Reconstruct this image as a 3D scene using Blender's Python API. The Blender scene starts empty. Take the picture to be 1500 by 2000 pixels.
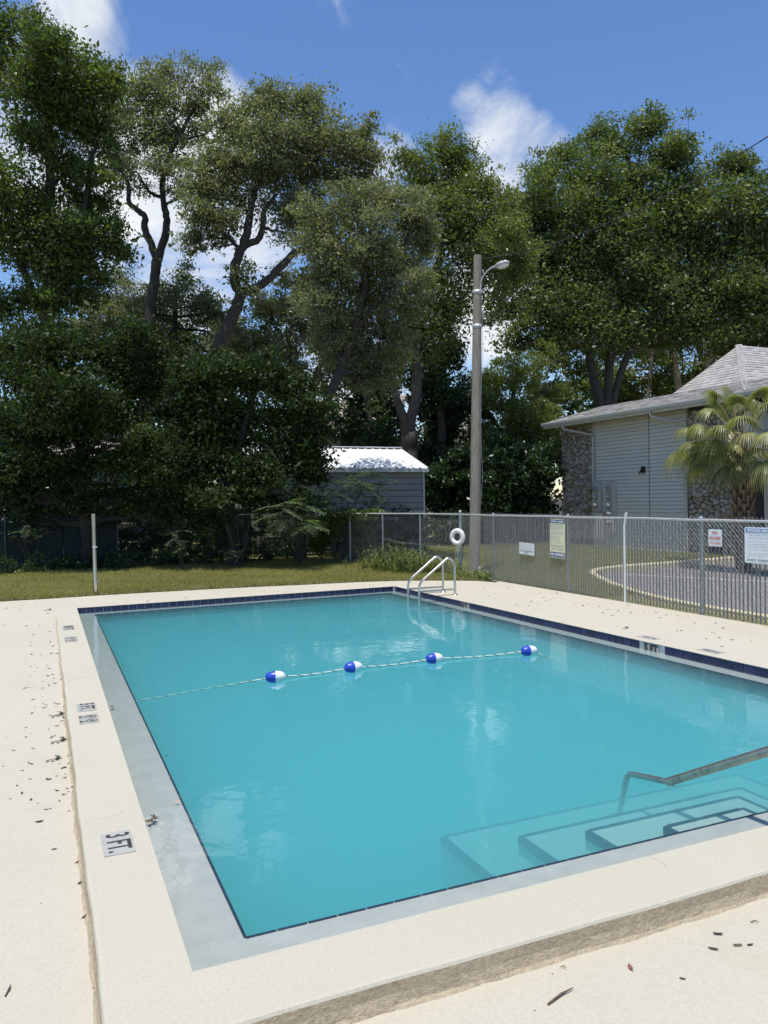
import bpy, math
import numpy as np
from mathutils import Vector, Matrix

# ------------------------------------------------------------------ camera
YAW, PITCH, ROLL, FPX = 0.412388, -0.0157424, -0.0159543, 1521.16
CAM_H = 1.9
scene = bpy.context.scene
fwd = Vector((math.sin(YAW) * math.cos(PITCH), math.cos(YAW) * math.cos(PITCH), math.sin(PITCH)))
r0 = Vector((math.cos(YAW), -math.sin(YAW), 0))
u0 = r0.cross(fwd)
cr, sr = math.cos(ROLL), math.sin(ROLL)
rgt = cr * r0 + sr * u0
upv = -sr * r0 + cr * u0
cam_data = bpy.data.cameras.new("camera")
cam_data.sensor_fit = 'VERTICAL'
cam_data.sensor_height = 36.0
cam_data.sensor_width = 27.0
cam_data.lens = FPX / 2000 * 36
cam_data.clip_end = 2000
cam_data.clip_start = 0.05
cam = bpy.data.objects.new("camera", cam_data)
scene.collection.objects.link(cam)
cam.matrix_world = Matrix(((rgt.x, upv.x, -fwd.x, 0), (rgt.y, upv.y, -fwd.y, 0), (rgt.z, upv.z, -fwd.z, CAM_H), (0, 0, 0, 1)))
scene.camera = cam

# ------------------------------------------------------------------ sun, sky, exposure
SUN = Vector((-0.14, -0.12, 0.975)).normalized()
SUN_STRENGTH = 4.2
SKY_STRENGTH = 0.145
CLOUD_STRENGTH = 0.9
scene.view_settings.view_transform = 'Standard'
scene.view_settings.look = 'None'
scene.view_settings.gamma = 1
scene.view_settings.use_curve_mapping = False
scene.view_settings.exposure = 0.22
cy = scene.cycles
cy.max_bounces = 8
cy.diffuse_bounces = 3
cy.glossy_bounces = 3
cy.transmission_bounces = 3
cy.transparent_max_bounces = 12
cy.volume_bounces = 10
cy.caustics_reflective = False
cy.caustics_refractive = False
cy.sample_clamp_indirect = 4.0
cy.use_denoising = True

sl = bpy.data.lights.new("sun", 'SUN')
sl.energy = SUN_STRENGTH
sl.angle = math.radians(0.53)
sl.color = (1.0, 0.955, 0.88)
so = bpy.data.objects.new("sun", sl)
scene.collection.objects.link(so)
so.location = (0, 0, 30)
so.rotation_euler = SUN.to_track_quat('Z', 'Y').to_euler()


def ray(px, py):
    return fwd * FPX + rgt * (px - 750) + upv * (1000 - py)


def G(px, py, z=0.0):
    d = ray(px, py)
    t = (z - CAM_H) / d.z
    return Vector((0, 0, CAM_H)) + d * t


def P(px, py, D):
    return Vector((0, 0, CAM_H)) + ray(px, py) * (D / FPX)


def AX(px, py, X):
    d = ray(px, py)
    return Vector((0, 0, CAM_H)) + d * (X / d.x)


def AY(px, py, Y):
    d = ray(px, py)
    return Vector((0, 0, CAM_H)) + d * (Y / d.y)


world = bpy.data.worlds.new("World")
scene.world = world
world.use_nodes = True
wn, wl = world.node_tree.nodes, world.node_tree.links
wn.clear()


def wnode(t, **k):
    n = wn.new(t)
    for a, b in k.items():
        setattr(n, a, b)
    return n


w_out = wnode('ShaderNodeOutputWorld')
w_bg = wnode('ShaderNodeBackground')
w_bg.inputs[1].default_value = 1.0
w_sky = wnode('ShaderNodeTexSky', sky_type='NISHITA')
w_sky.sun_disc = False
w_sky.sun_elevation = math.asin(SUN.z)
w_sky.sun_rotation = math.atan2(SUN.x, SUN.y)
w_sky.air_density = 1.0
w_sky.dust_density = 0.35
w_sky.ozone_density = 2.2
w_sc = wnode('ShaderNodeVectorMath', operation='SCALE')
w_sc.inputs['Scale'].default_value = SKY_STRENGTH
w_hs = wnode('ShaderNodeHueSaturation')
w_hs.inputs['Saturation'].default_value = 1.18
w_hs.inputs['Hue'].default_value = 0.507
wl.new(w_sky.outputs[0], w_hs.inputs['Color'])
wl.new(w_hs.outputs[0], w_sc.inputs[0])
w_tc = wnode('ShaderNodeTexCoord')
w_nrm = wnode('ShaderNodeVectorMath', operation='NORMALIZE')
wl.new(w_tc.outputs['Generated'], w_nrm.inputs[0])
w_n1 = wnode('ShaderNodeTexNoise')
w_n1.inputs['Scale'].default_value = 5.5
w_n1.inputs['Detail'].default_value = 9
w_n1.inputs['Roughness'].default_value = 0.62
w_n1.inputs['Distortion'].default_value = 0.5
wl.new(w_nrm.outputs[0], w_n1.inputs['Vector'])
LOBES = [(985, 255, 70, .85), (925, 205, 40, .55), (1060, 275, 52, .8), (975, 150, 40, .4), (985, 335, 55, .8),
         (150, 25, 70, .8), (215, 75, 45, .6), (425, 245, 90, 1), (745, 315, 70, .8), (300, 330, 170, 1.1), (340, 500, 170, .95), (470, 470, 110, .9),
         (50, 350, 150, 1), (60, 130, 90, .9), (950, 600, 120, 1.1), (930, 430, 110, .9), (640, 720, 150, .9)]
acc = None
for (px, py, rr, wgt) in LOBES:
    d = ray(px, py).normalized()
    dp = wnode('ShaderNodeVectorMath', operation='DOT_PRODUCT')
    wl.new(w_nrm.outputs[0], dp.inputs[0])
    dp.inputs[1].default_value = d
    mr = wnode('ShaderNodeMapRange', interpolation_type='SMOOTHSTEP')
    mr.inputs['From Min'].default_value = math.cos(rr * 1.35 / FPX)
    mr.inputs['From Max'].default_value = 1.0
    mr.inputs['To Max'].default_value = wgt
    wl.new(dp.outputs['Value'], mr.inputs['Value'])
    if acc is None:
        acc = mr.outputs[0]
    else:
        mx = wnode('ShaderNodeMath', operation='MAXIMUM')
        wl.new(acc, mx.inputs[0])
        wl.new(mr.outputs[0], mx.inputs[1])
        acc = mx.outputs[0]
# clouds = smoothstep(noise + 0.33 * lobe)
w_a = wnode('ShaderNodeMath', operation='MULTIPLY_ADD')
wl.new(acc, w_a.inputs[0])
w_a.inputs[1].default_value = 0.36
wl.new(w_n1.outputs['Fac'], w_a.inputs[2])
w_mr = wnode('ShaderNodeMapRange', interpolation_type='SMOOTHSTEP')
w_mr.inputs['From Min'].default_value = 0.60
w_mr.inputs['From Max'].default_value = 0.92
wl.new(w_a.outputs[0], w_mr.inputs['Value'])
w_n2 = wnode('ShaderNodeTexNoise')
w_n2.inputs['Scale'].default_value = 9
w_n2.inputs['Detail'].default_value = 4
wl.new(w_nrm.outputs[0], w_n2.inputs['Vector'])
w_cr = wnode('ShaderNodeValToRGB')
w_cr.color_ramp.elements[0].position = .3
w_cr.color_ramp.elements[0].color = (0.66, 0.72, 0.80, 1)
w_cr.color_ramp.elements[1].position = .7
w_cr.color_ramp.elements[1].color = (0.98, 0.99, 1.0, 1)
wl.new(w_n2.outputs['Fac'], w_cr.inputs[0])
w_cs = wnode('ShaderNodeVectorMath', operation='SCALE')
w_cs.inputs['Scale'].default_value = CLOUD_STRENGTH
wl.new(w_cr.outputs[0], w_cs.inputs[0])
w_mix = wnode('ShaderNodeMix', data_type='RGBA')
wl.new(w_mr.outputs[0], w_mix.inputs['Factor'])
wl.new(w_sc.outputs[0], w_mix.inputs['A'])
wl.new(w_cs.outputs[0], w_mix.inputs['B'])
wl.new(w_mix.outputs['Result'], w_bg.inputs[0])
wl.new(w_bg.outputs[0], w_out.inputs[0])

# ------------------------------------------------------------------ helpers
rng = np.random.default_rng(11)
COL = scene.collection


class NT:
    def __init__(s, name):
        s.m = bpy.data.materials.new(name)
        s.m.use_nodes = True
        s.n, s.l = s.m.node_tree.nodes, s.m.node_tree.links
        s.n.clear()
        s.out = s.n.new('ShaderNodeOutputMaterial')

    def add(s, t, **k):
        n = s.n.new(t)
        for a, b in k.items():
            setattr(n, a, b)
        return n

    def pos(s, scale=(1, 1, 1)):
        g = s.add('ShaderNodeNewGeometry')
        mp = s.add('ShaderNodeMapping')
        mp.inputs['Scale'].default_value = scale
        s.l.new(g.outputs['Position'], mp.inputs[0])
        return mp.outputs[0]

    def noise(s, vec, scale, detail=4, rough=.55, dist=0):
        n = s.add('ShaderNodeTexNoise')
        n.inputs['Scale'].default_value = scale
        n.inputs['Detail'].default_value = detail
        n.inputs['Roughness'].default_value = rough
        n.inputs['Distortion'].default_value = dist
        s.l.new(vec, n.inputs['Vector'])
        return n.outputs['Fac']

    def ramp(s, fac, stops):
        r = s.add('ShaderNodeValToRGB')
        e = r.color_ramp.elements
        while len(e) < len(stops):
            e.new(0.5)
        for i, (p, c) in enumerate(stops):
            e[i].position = p
            e[i].color = (*c, 1)
        s.l.new(fac, r.inputs[0])
        return r.outputs[0]

    def mix(s, fac, a, b, blend='MIX'):
        n = s.add('ShaderNodeMix', data_type='RGBA', blend_type=blend)
        for key, v in (('Factor', fac), ('A', a), ('B', b)):
            if isinstance(v, (int, float)):
                n.inputs[key].default_value = v
            elif isinstance(v, tuple):
                n.inputs[key].default_value = (*v, 1)
            else:
                s.l.new(v, n.inputs[key])
        return n.outputs['Result']

    def math(s, op, a, b=0.0):
        n = s.add('ShaderNodeMath', operation=op)
        for i, v in enumerate((a, b)):
            if isinstance(v, (int, float)):
                n.inputs[i].default_value = v
            else:
                s.l.new(v, n.inputs[i])
        return n.outputs[0]

    def attr(s, name):
        return s.add('ShaderNodeAttribute', attribute_name=name).outputs['Fac']

    def bump(s, h, strength=.3, dist=.01):
        b = s.add('ShaderNodeBump')
        b.inputs['Strength'].default_value = strength
        b.inputs['Distance'].default_value = dist
        s.l.new(h, b.inputs['Height'])
        return b.outputs[0]

    def pbr(s, col, rough=.6, metal=0., spec=.5, normal=None):
        b = s.add('ShaderNodeBsdfPrincipled')
        for key, v in (('Base Color', col), ('Roughness', rough), ('Metallic', metal), ('Specular IOR Level', spec)):
            if isinstance(v, tuple):
                b.inputs[key].default_value = (*v, 1)
            elif isinstance(v, (int, float)):
                b.inputs[key].default_value = v
            else:
                s.l.new(v, b.inputs[key])
        if normal is not None:
            s.l.new(normal, b.inputs['Normal'])
        return b.outputs[0]

    def done(s, sh):
        s.l.new(sh, s.out.inputs['Surface'])
        return s.m


def simple(name, col, rough=.6, metal=0., var=.12, scale=6., bump=0., spec=.5, stretch=(1, 1, 1), fine=0.):
    t = NT(name)
    v = t.pos(stretch)
    n = t.noise(v, scale, 6, .6)
    a = tuple(c * (1 - var) for c in col)
    b = tuple(min(1, c * (1 + var)) for c in col)
    c = t.ramp(n, [(.3, a), (.7, b)])
    if fine:
        n2 = t.noise(v, scale * 14, 3, .6)
        c = t.mix(fine, c, t.ramp(n2, [(.3, tuple(x * .5 for x in col)), (.7, tuple(min(1, x * 1.4) for x in col))]))
    nm = t.bump(t.noise(v, scale * 8, 4, .6), bump, .01) if bump else None
    return t.done(t.pbr(c, rough, metal, spec, nm))


def link(name, me, mat=None, parent=None, loc=None):
    o = bpy.data.objects.new(name, me)
    COL.objects.link(o)
    if mat is not None and me is not None:
        for m_ in (mat if isinstance(mat, (list, tuple)) else [mat]):
            me.materials.append(m_)
    if parent is not None:
        o.parent = parent
        o.matrix_parent_inverse = Matrix.Translation(-parent.location) if parent.location.length else Matrix()
    if loc is not None:
        o.location = loc
    return o


def tag(o, label=None, cat=None, group=None, kind=None):
    if label:
        o['label'] = label
    if cat:
        o['category'] = cat
    if group:
        o['group'] = group
    if kind:
        o['kind'] = kind
    return o


def empty(name, loc, label, cat, group=None):
    o = bpy.data.objects.new(name, None)
    COL.objects.link(o)
    o.location = loc
    o.empty_display_size = .2
    return tag(o, label, cat, group)


class MB:
    def __init__(s):
        s.v, s.f, s.sm, s.mi = [], [], [], []

    def poly(s, pts, smooth=False, mi=0):
        b = len(s.v)
        s.v += [tuple(p) for p in pts]
        s.f.append(tuple(range(b, b + len(pts))))
        s.sm.append(smooth)
        s.mi.append(mi)
        return s

    def faces(s, vs, fs, smooth=False, mi=0):
        b = len(s.v)
        s.v += [tuple(p) for p in vs]
        for f in fs:
            s.f.append(tuple(b + i for i in f))
            s.sm.append(smooth)
            s.mi.append(mi)
        return s

    def frame_box(s, o, ax, ay, az, mi=0):
        o, ax, ay, az = Vector(o), Vector(ax), Vector(ay), Vector(az)
        vs = [o + ax * i + ay * j + az * k for k in (0, 1) for j in (0, 1) for i in (0, 1)]
        return s.faces(vs, [(0, 2, 3, 1), (4, 5, 7, 6), (0, 1, 5, 4), (2, 6, 7, 3), (0, 4, 6, 2), (1, 3, 7, 5)], False, mi)

    def box(s, x0, x1, y0, y1, z0, z1, mi=0):
        return s.frame_box((x0, y0, z0), (x1 - x0, 0, 0), (0, y1 - y0, 0), (0, 0, z1 - z0), mi)

    def tube(s, pts, r, n=8, caps=True, smooth=True, mi=0):
        pts = [Vector(p) for p in pts]
        rs = r if isinstance(r, (list, tuple)) else [r] * len(pts)
        vs, fs = [], []
        ref = None
        for i, p in enumerate(pts):
            t = (pts[min(i + 1, len(pts) - 1)] - pts[max(i - 1, 0)])
            if t.length < 1e-9:
                t = Vector((0, 0, 1))
            t.normalize()
            if ref is None:
                ref = t.orthogonal().normalized()
            ref = (ref - t * ref.dot(t))
            if ref.length < 1e-6:
                ref = t.orthogonal()
            ref.normalize()
            bi = t.cross(ref)
            for k in range(n):
                a = 2 * math.pi * k / n
                vs.append(p + (ref * math.cos(a) + bi * math.sin(a)) * rs[i])
        for i in range(len(pts) - 1):
            for k in range(n):
                k2 = (k + 1) % n
                fs.append((i * n + k, i * n + k2, (i + 1) * n + k2, (i + 1) * n + k))
        s.faces(vs, fs, smooth, mi)
        if caps:
            s.poly(vs[:n][::-1], False, mi)
            s.poly(vs[-n:], False, mi)
        return s

    def lathe(s, o, axis, prof, n=16, mi=0, mi_fn=None):
        o, axis = Vector(o), Vector(axis).normalized()
        a0 = axis.orthogonal().normalized()
        b0 = axis.cross(a0)
        vs, fs = [], []
        for (h, r) in prof:
            for k in range(n):
                a = 2 * math.pi * k / n
                vs.append(o + axis * h + (a0 * math.cos(a) + b0 * math.sin(a)) * r)
        for i in range(len(prof) - 1):
            for k in range(n):
                k2 = (k + 1) % n
                fs.append((i * n + k, i * n + k2, (i + 1) * n + k2, (i + 1) * n + k))
        return s.faces(vs, fs, True, mi)

    def prism(s, poly2, to3, d0, d1, chamfer=0.0, mi=0):
        """poly2: 2D outline; to3(u,v,d)->3D; extruded from d0 to d1, with the front edge chamfered"""
        n = len(poly2)
        c = np.mean(np.array(poly2), axis=0)
        back = [to3(u, v, d0) for u, v in poly2]
        if chamfer:
            rim = [to3(u, v, d1 - chamfer) for u, v in poly2]
            fr = [to3(u + (c[0] - u) * chamfer * 4, v + (c[1] - v) * chamfer * 4, d1) for u, v in poly2]
            rings = [back, rim, fr]
        else:
            rings = [back, [to3(u, v, d1) for u, v in poly2]]
        vs = [p for r_ in rings for p in r_]
        fs = []
        for i in range(len(rings) - 1):
            for k in range(n):
                k2 = (k + 1) % n
                fs.append((i * n + k, i * n + k2, (i + 1) * n + k2, (i + 1) * n + k))
        b = (len(rings) - 1) * n
        fs.append(tuple(range(b, b + n)))
        return s.faces(vs, fs, False, mi)

    def mesh(s, name):
        me = bpy.data.meshes.new(name)
        me.from_pydata(s.v, [], s.f)
        me.polygons.foreach_set('use_smooth', s.sm)
        me.polygons.foreach_set('material_index', s.mi)
        me.update()
        return me

    def build(s, name, mat, parent=None, loc=None):
        return link(name, s.mesh(name), mat, parent, loc)


def fast_mesh(name, verts, nv, attrs=None):
    """verts (N*nv,3); N separate polygons of nv corners each; attrs: name -> per face floats"""
    verts = np.ascontiguousarray(verts, dtype=np.float32).reshape(-1, 3)
    tot = len(verts)
    nf = tot // nv
    me = bpy.data.meshes.new(name)
    me.vertices.add(tot)
    me.vertices.foreach_set('co', verts.ravel())
    me.loops.add(tot)
    me.loops.foreach_set('vertex_index', np.arange(tot, dtype=np.int32))
    me.polygons.add(nf)
    me.polygons.foreach_set('loop_start', np.arange(0, tot, nv, dtype=np.int32))
    me.update(calc_edges=True)
    for k, a in (attrs or {}).items():
        at_ = me.attributes.new(k, 'FLOAT', 'FACE')
        at_.data.foreach_set('value', np.ascontiguousarray(a, dtype=np.float32))
    return me


def text_mesh(body, size, width=None, bold=.0, align='CENTER'):
    cu = bpy.data.curves.new('lettering', 'FONT')
    cu.body = body
    cu.size = size
    cu.align_x = align
    cu.align_y = 'CENTER'
    cu.offset = bold
    cu.resolution_u = 3
    o = bpy.data.objects.new('lettering', cu)
    COL.objects.link(o)
    bpy.context.view_layer.update()
    me = bpy.data.meshes.new_from_object(o)
    bpy.data.objects.remove(o)
    me.name = 'lettering'
    if width and len(me.vertices):
        co = np.empty(len(me.vertices) * 3, np.float32)
        me.vertices.foreach_get('co', co)
        co = co.reshape(-1, 3)
        w = co[:, 0].max() - co[:, 0].min()
        co[:, 0] *= width / w
        me.vertices.foreach_set('co', co.ravel())
        me.update()
    return me


def place(me, name, mat, parent, o, ux, uy, uz):
    """mesh in its own xy plane put at o with axes ux, uy, uz"""
    M = Matrix(((ux[0], uy[0], uz[0], o[0]), (ux[1], uy[1], uz[1], o[1]), (ux[2], uy[2], uz[2], o[2]), (0, 0, 0, 1)))
    me.transform(M)
    me.update()
    return link(name, me, mat, parent)


# ------------------------------------------------------------------ materials
def deck_material(name, base, spots=.3):
    t = NT(name)
    v = t.pos()
    big = t.noise(v, .45, 5, .6)
    mid = t.noise(v, 3.2, 7, .68)
    fine = t.noise(v, 75, 4, .72)
    c = t.ramp(big, [(.3, tuple(x * .93 for x in base)), (.7, tuple(min(1, x * 1.03) for x in base))])
    c = t.mix(t.ramp(mid, [(.48, (0, 0, 0)), (.78, (.55, .55, .55))]), c, tuple(x * y for x, y in zip(base, (.90, .885, .84))))
    c = t.mix(.42, c, t.ramp(fine, [(.25, tuple(x * .70 for x in base)), (.62, tuple(min(1, x * 1.07) for x in base))]))
    sp = t.noise(v, 40, 2, .5)
    c = t.mix(t.ramp(sp, [(.72, (0, 0, 0)), (.80, (spots, spots, spots))]), c, (.30, .26, .19))
    st = t.noise(t.pos((1, 1, 1)), 1.3, 8, .72, .9)
    c = t.mix(t.ramp(st, [(.56, (0, 0, 0)), (.74, (.40, .40, .40))]), c, tuple(x * y for x, y in zip(base, (.84, .80, .70))))
    # hairline cracks in the paint
    vo = t.add('ShaderNodeTexVoronoi', feature='DISTANCE_TO_EDGE')
    vo.inputs['Scale'].default_value = .33
    wv = t.add('ShaderNodeVectorMath', operation='ADD')
    nz = t.add('ShaderNodeTexNoise')
    nz.inputs['Scale'].default_value = 1.1
    nz.inputs['Detail'].default_value = 6
    t.l.new(v, nz.inputs['Vector'])
    t.l.new(v, wv.inputs[0])
    t.l.new(nz.outputs['Color'], wv.inputs[1])
    t.l.new(wv.outputs[0], vo.inputs['Vector'])
    br = t.noise(v, 1.7, 3, .5)
    cf = t.math('MULTIPLY', t.ramp(vo.outputs['Distance'], [(.0, (.5, .5, .5)), (.0016, (0, 0, 0))]), t.ramp(br, [(.50, (0, 0, 0)), (.62, (1, 1, 1))]))
    c = t.mix(cf, c, (.25, .21, .15))
    h = t.math('ADD', t.noise(v, 190, 3, .7), t.math('MULTIPLY', t.noise(v, 38, 4, .65), 1.1))
    return t.done(t.pbr(c, .75, 0, .3, t.bump(h, .55, .006)))


M_deck = deck_material('painted_deck', (.51, .470, .374))
M_coping = deck_material('painted_coping', (.505, .472, .375), .1)


def coping_side():
    t = NT('rough_render')
    v = t.pos()
    n = t.noise(v, 30, 5, .65)
    c = t.ramp(n, [(.3, (.38, .315, .215)), (.7, (.53, .445, .315))])
    h = t.math('ADD', t.noise(v, 70, 4, .7), t.noise(v, 18, 3, .6))
    return t.done(t.pbr(c, .85, 0, .2, t.bump(h, .9, .014)))


M_side = coping_side()
M_tile = None


def tile_mat():
    t = NT('blue_glazed_tile')
    g = t.add('ShaderNodeObjectInfo')
    v = t.pos()
    c = t.ramp(g.outputs['Random'], [(0, (.011, .013, .052)), (1, (.026, .030, .098))])
    c = t.mix(t.ramp(t.noise(v, 26, 5, .7), [(.52, (0, 0, 0)), (.8, (.35, .35, .35))]), c, (.10, .10, .17))
    return t.done(t.pbr(c, .22, 0, .5, t.bump(t.noise(v, 14, 3), .08, .01)))


M_tile = tile_mat()
M_grout = simple('white_grout', (.62, .62, .60), .8, var=.15, scale=12)
M_ledge = simple('wet_plaster', (.36, .365, .335), .5, var=.10, scale=7, fine=.15, bump=.1)
M_trim = simple('dark_blue_trim', (.014, .024, .058), .3, var=.25, scale=9)
M_basin = simple('pool_plaster', (.40, .48, .48), .8, var=.06, scale=2)
M_steel = simple('stainless_steel', (.58, .56, .52), .28, 1., var=.1, scale=9)
M_chrome = simple('polished_steel', (.50, .51, .53), .16, 1., var=.06, scale=12)
M_galv = simple('galvanised_steel', (.36, .38, .39), .5, .55, var=.14, scale=14)
M_galv2 = simple('galvanised_rail', (.55, .55, .53), .5, .35, var=.16, scale=18)
M_wire = simple('galvanised_wire', (.30, .315, .31), .5, .25, var=.15, scale=10)
M_slat = simple('grey_slat', (.15, .157, .153), .6, 0, var=.18, scale=6)
M_white = simple('white_paint', (.80, .79, .75), .5, var=.06, scale=9)
M_whiteplastic = simple('white_plastic', (.80, .79, .74), .45, var=.10, scale=10)
M_blueplastic = simple('blue_plastic', (.020, .060, .44), .35, var=.10, scale=10)
M_black = simple('black_print', (.030, .030, .033), .7, var=.5, scale=45)
M_grey_print = simple('faded_print', (.26, .27, .27), .7, var=.3, scale=30)
M_red_print = simple('faded_red_print', (.58, .16, .15), .6, var=.25, scale=30)
M_blue_print = simple('faded_blue_print', (.20, .29, .55), .6, var=.2, scale=20)
M_navy = simple('navy_print', (.035, .035, .15), .55, var=.2, scale=12)
M_yellow = simple('pale_yellow_board', (.74, .70, .48), .6, var=.06, scale=8)
M_board = simple('white_board', (.76, .78, .77), .5, var=.06, scale=8)
M_markertile = simple('white_marker_tile', (.39, .385, .355), .4, var=.07, scale=12)
M_asphalt = simple('old_asphalt', (.17, .16, .158), .9, var=.30, scale=2.0, fine=.75, bump=.6)
M_kerb = simple('worn_yellow_kerb', (.54, .47, .29), .85, var=.28, scale=7, bump=.4)
M_roadpaint = simple('worn_white_line', (.55, .54, .50), .8, var=.3, scale=12)
M_siding = simple('grey_siding', (.70, .675, .60), .6, var=.05, scale=2, bump=.03)
M_trimwhite = simple('pale_trim', (.50, .49, .45), .5, var=.06, scale=3)
M_gutter = simple('cream_gutter', (.62, .61, .56), .45, var=.10, scale=4)
M_mortar = simple('dark_mortar', (.095, .09, .08), .95, var=.3, scale=12, bump=.5)
M_shed = simple('grey_shed_siding', (.25, .235, .21), .6, var=.08, scale=3)
M_shedroof = simple('white_metal_roof', (.74, .74, .73), .55, .0, var=.10, scale=2)
M_soil = simple('dark_soil', (.06, .048, .033), .95, var=.35, scale=5, fine=.5, bump=.5)
M_beige = simple('beige_wall', (.42, .36, .29), .7, var=.05, scale=2)
M_dark = simple('dark_opening', (.02, .022, .028), .3, var=.1)
M_screen = simple('green_screen', (.006, .016, .014), .8, var=.25, scale=4)
M_darkpost = simple('shade_toned_post', (.07, .075, .075), .7, var=.2)  # tree shade put into the colour of the screened fence's posts and wire
M_rope = simple('white_green_rope', (.58, .66, .58), .8, var=.3, scale=60)
M_greenyarn = simple('green_yarn', (.02, .16, .10), .8, var=.2, scale=40)


def stone_mat():
    t = NT('field_stone')
    g = t.add('ShaderNodeObjectInfo')
    v = t.pos()
    c = t.ramp(g.outputs['Random'], [(0, (.20, .18, .155)), (.25, (.44, .40, .34)), (.5, (.62, .56, .48)), (.72, (.46, .36, .26)), (.8, (.36, .20, .12)), (.88, (.33, .34, .28)), (1, (.74, .70, .62))])
    c = t.mix(.40, c, t.ramp(t.noise(v, 16, 7, .7), [(.3, (.12, .11, .095)), (.7, (.56, .52, .46))]))
    h = t.noise(v, 30, 6, .7)
    return t.done(t.pbr(c, .9, 0, .2, t.bump(h, .8, .03)))


M_stone = stone_mat()


def shingle_mat():
    t = NT('asphalt_shingle')
    v = t.pos()
    c = t.ramp(t.attr('rnd'), [(0, (.27, .26, .245)), (1, (.48, .46, .435))])
    c = t.mix(.4, c, t.ramp(t.noise(v, 60, 4, .7), [(.3, (.22, .21, .20)), (.7, (.52, .50, .47))]))
    return t.done(t.pbr(c, .9, 0, .2))


M_shingle = shingle_mat()


def wood_pole():
    t = NT('weathered_pole')
    v = t.pos((14, 14, .9))
    c = t.ramp(t.noise(v, 3, 8, .7), [(.28, (.15, .13, .10)), (.5, (.29, .255, .20)), (.74, (.42, .375, .30))])
    return t.done(t.pbr(c, .85, 0, .2, t.bump(t.noise(v, 5, 5, .7), .5, .02)))


M_pole = wood_pole()


def bark(name, a, b):
    t = NT(name)
    v = t.pos((5, 5, 1.6))
    c = t.ramp(t.noise(v, 3, 8, .72, .6), [(.3, a), (.7, b)])
    c = t.mix(t.ramp(t.noise(t.pos(), 1.7, 4, .6), [(.5, (0, 0, 0)), (.7, (.35, .35, .35))]), c, (.10, .10, .075))
    return t.done(t.pbr(c, .9, 0, .2, t.bump(t.noise(v, 6, 6, .7), .7, .04)))


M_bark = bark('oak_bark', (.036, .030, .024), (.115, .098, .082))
M_bark_dark = bark('shaded_bark', (.022, .018, .014), (.075, .062, .05))  # bark darkened to carry the shade under the dense crowns
M_bark_pale = bark('pale_bark', (.085, .072, .058), (.27, .235, .195))


def leaf_mat(name, lo, mid, hi, trans=.35, rough=.42, spec=.45):
    t = NT(name)
    r = t.attr('rnd')
    k = t.attr('clump')
    c = t.ramp(r, [(0., lo), (.55, mid), (1., hi)])
    c = t.mix(.5, c, t.ramp(k, [(0., lo), (.5, mid), (1., hi)]))
    b = t.pbr(c, rough, 0, spec)
    tr = t.add('ShaderNodeBsdfTranslucent')
    tc = t.mix(1.0, c, (1.25, 1.45, .55), 'MULTIPLY')
    t.l.new(tc, tr.inputs['Color'])
    mx = t.add('ShaderNodeMixShader')
    mx.inputs[0].default_value = trans
    t.l.new(b, mx.inputs[1])
    t.l.new(tr.outputs[0], mx.inputs[2])
    return t.done(mx.outputs[0])


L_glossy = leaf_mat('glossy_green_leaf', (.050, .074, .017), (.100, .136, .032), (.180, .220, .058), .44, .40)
L_shade = leaf_mat('shaded_glossy_leaf', (.014, .026, .007), (.032, .054, .013), (.075, .105, .026), .30, .55, .25)  # darker copy of the glossy leaf, canopy shade put into its colour
L_oak = leaf_mat('olive_oak_leaf', (.118, .124, .066), (.205, .212, .120), (.300, .302, .182), .44, .42)
L_lime = leaf_mat('yellowish_oak_leaf', (.082, .108, .032), (.155, .185, .055), (.250, .265, .090), .45, .42)
L_right = leaf_mat('mid_green_leaf', (.066, .094, .031), (.132, .168, .056), (.225, .250, .092), .44, .42)
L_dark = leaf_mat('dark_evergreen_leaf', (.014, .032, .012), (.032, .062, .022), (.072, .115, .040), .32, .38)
L_mimosa = leaf_mat('mimosa_leaflet', (.10, .15, .075), (.15, .21, .11), (.22, .28, .15), .35, .5)
L_palm = leaf_mat('palm_blade', (.105, .120, .036), (.22, .24, .08), (.44, .42, .17), .32, .42, .5)
L_weed = leaf_mat('weed_blade', (.09, .135, .035), (.17, .22, .07), (.36, .35, .16), .35, .5)
L_grass = leaf_mat('lawn_blade', (.17, .155, .055), (.22, .222, .07), (.35, .31, .14), .45, .6, .2)


def lawn_mat():
    t = NT('lawn')
    v = t.pos()
    c = t.ramp(t.noise(v, .9, 6, .65), [(.3, (.15, .13, .06)), (.55, (.16, .165, .055)), (.75, (.20, .20, .07))])
    c = t.mix(.5, c, t.ramp(t.noise(v, 38, 4, .7), [(.3, (.08, .07, .035)), (.7, (.28, .26, .12))]))
    return t.done(t.pbr(c, .95, 0, .1, t.bump(t.noise(v, 60, 4, .7), .6, .03)))


M_lawn = lawn_mat()

# ------------------------------------------------------------------ ground, road, kerb
mb = MB()
for (x0, x1, y0, y1) in ((-600, -.1, -600, 900), (7.6, 600, -600, 900), (-.1, 7.6, -600, 2.9), (-.1, 7.6, 15.9, 900)):
    mb.poly([(x0, y0, -.32), (x1, y0, -.32), (x1, y1, -.32), (x0, y1, -.32)])
tag(mb.build('ground', M_soil), kind='structure')

# lawn sheet: from the deck's grass edge to the trees, and beyond the fence
edge_px = [(0, 1175), (90, 1170), (187, 1163.5), (300, 1157), (400, 1151.5), (500, 1146.5), (600, 1142), (700, 1137), (780, 1134.5), (870, 1134), (930, 1134.5), (965, 1137)]
edge = [G(x, y) for x, y in edge_px]
edge = [Vector((-14, 18.9, 0)), Vector((-5, 18.0, 0))] + edge
mb = MB()
nx, ny = 60, 40
gx = np.linspace(-40, 60, nx)
gy = np.linspace(13, 70, ny)


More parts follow.
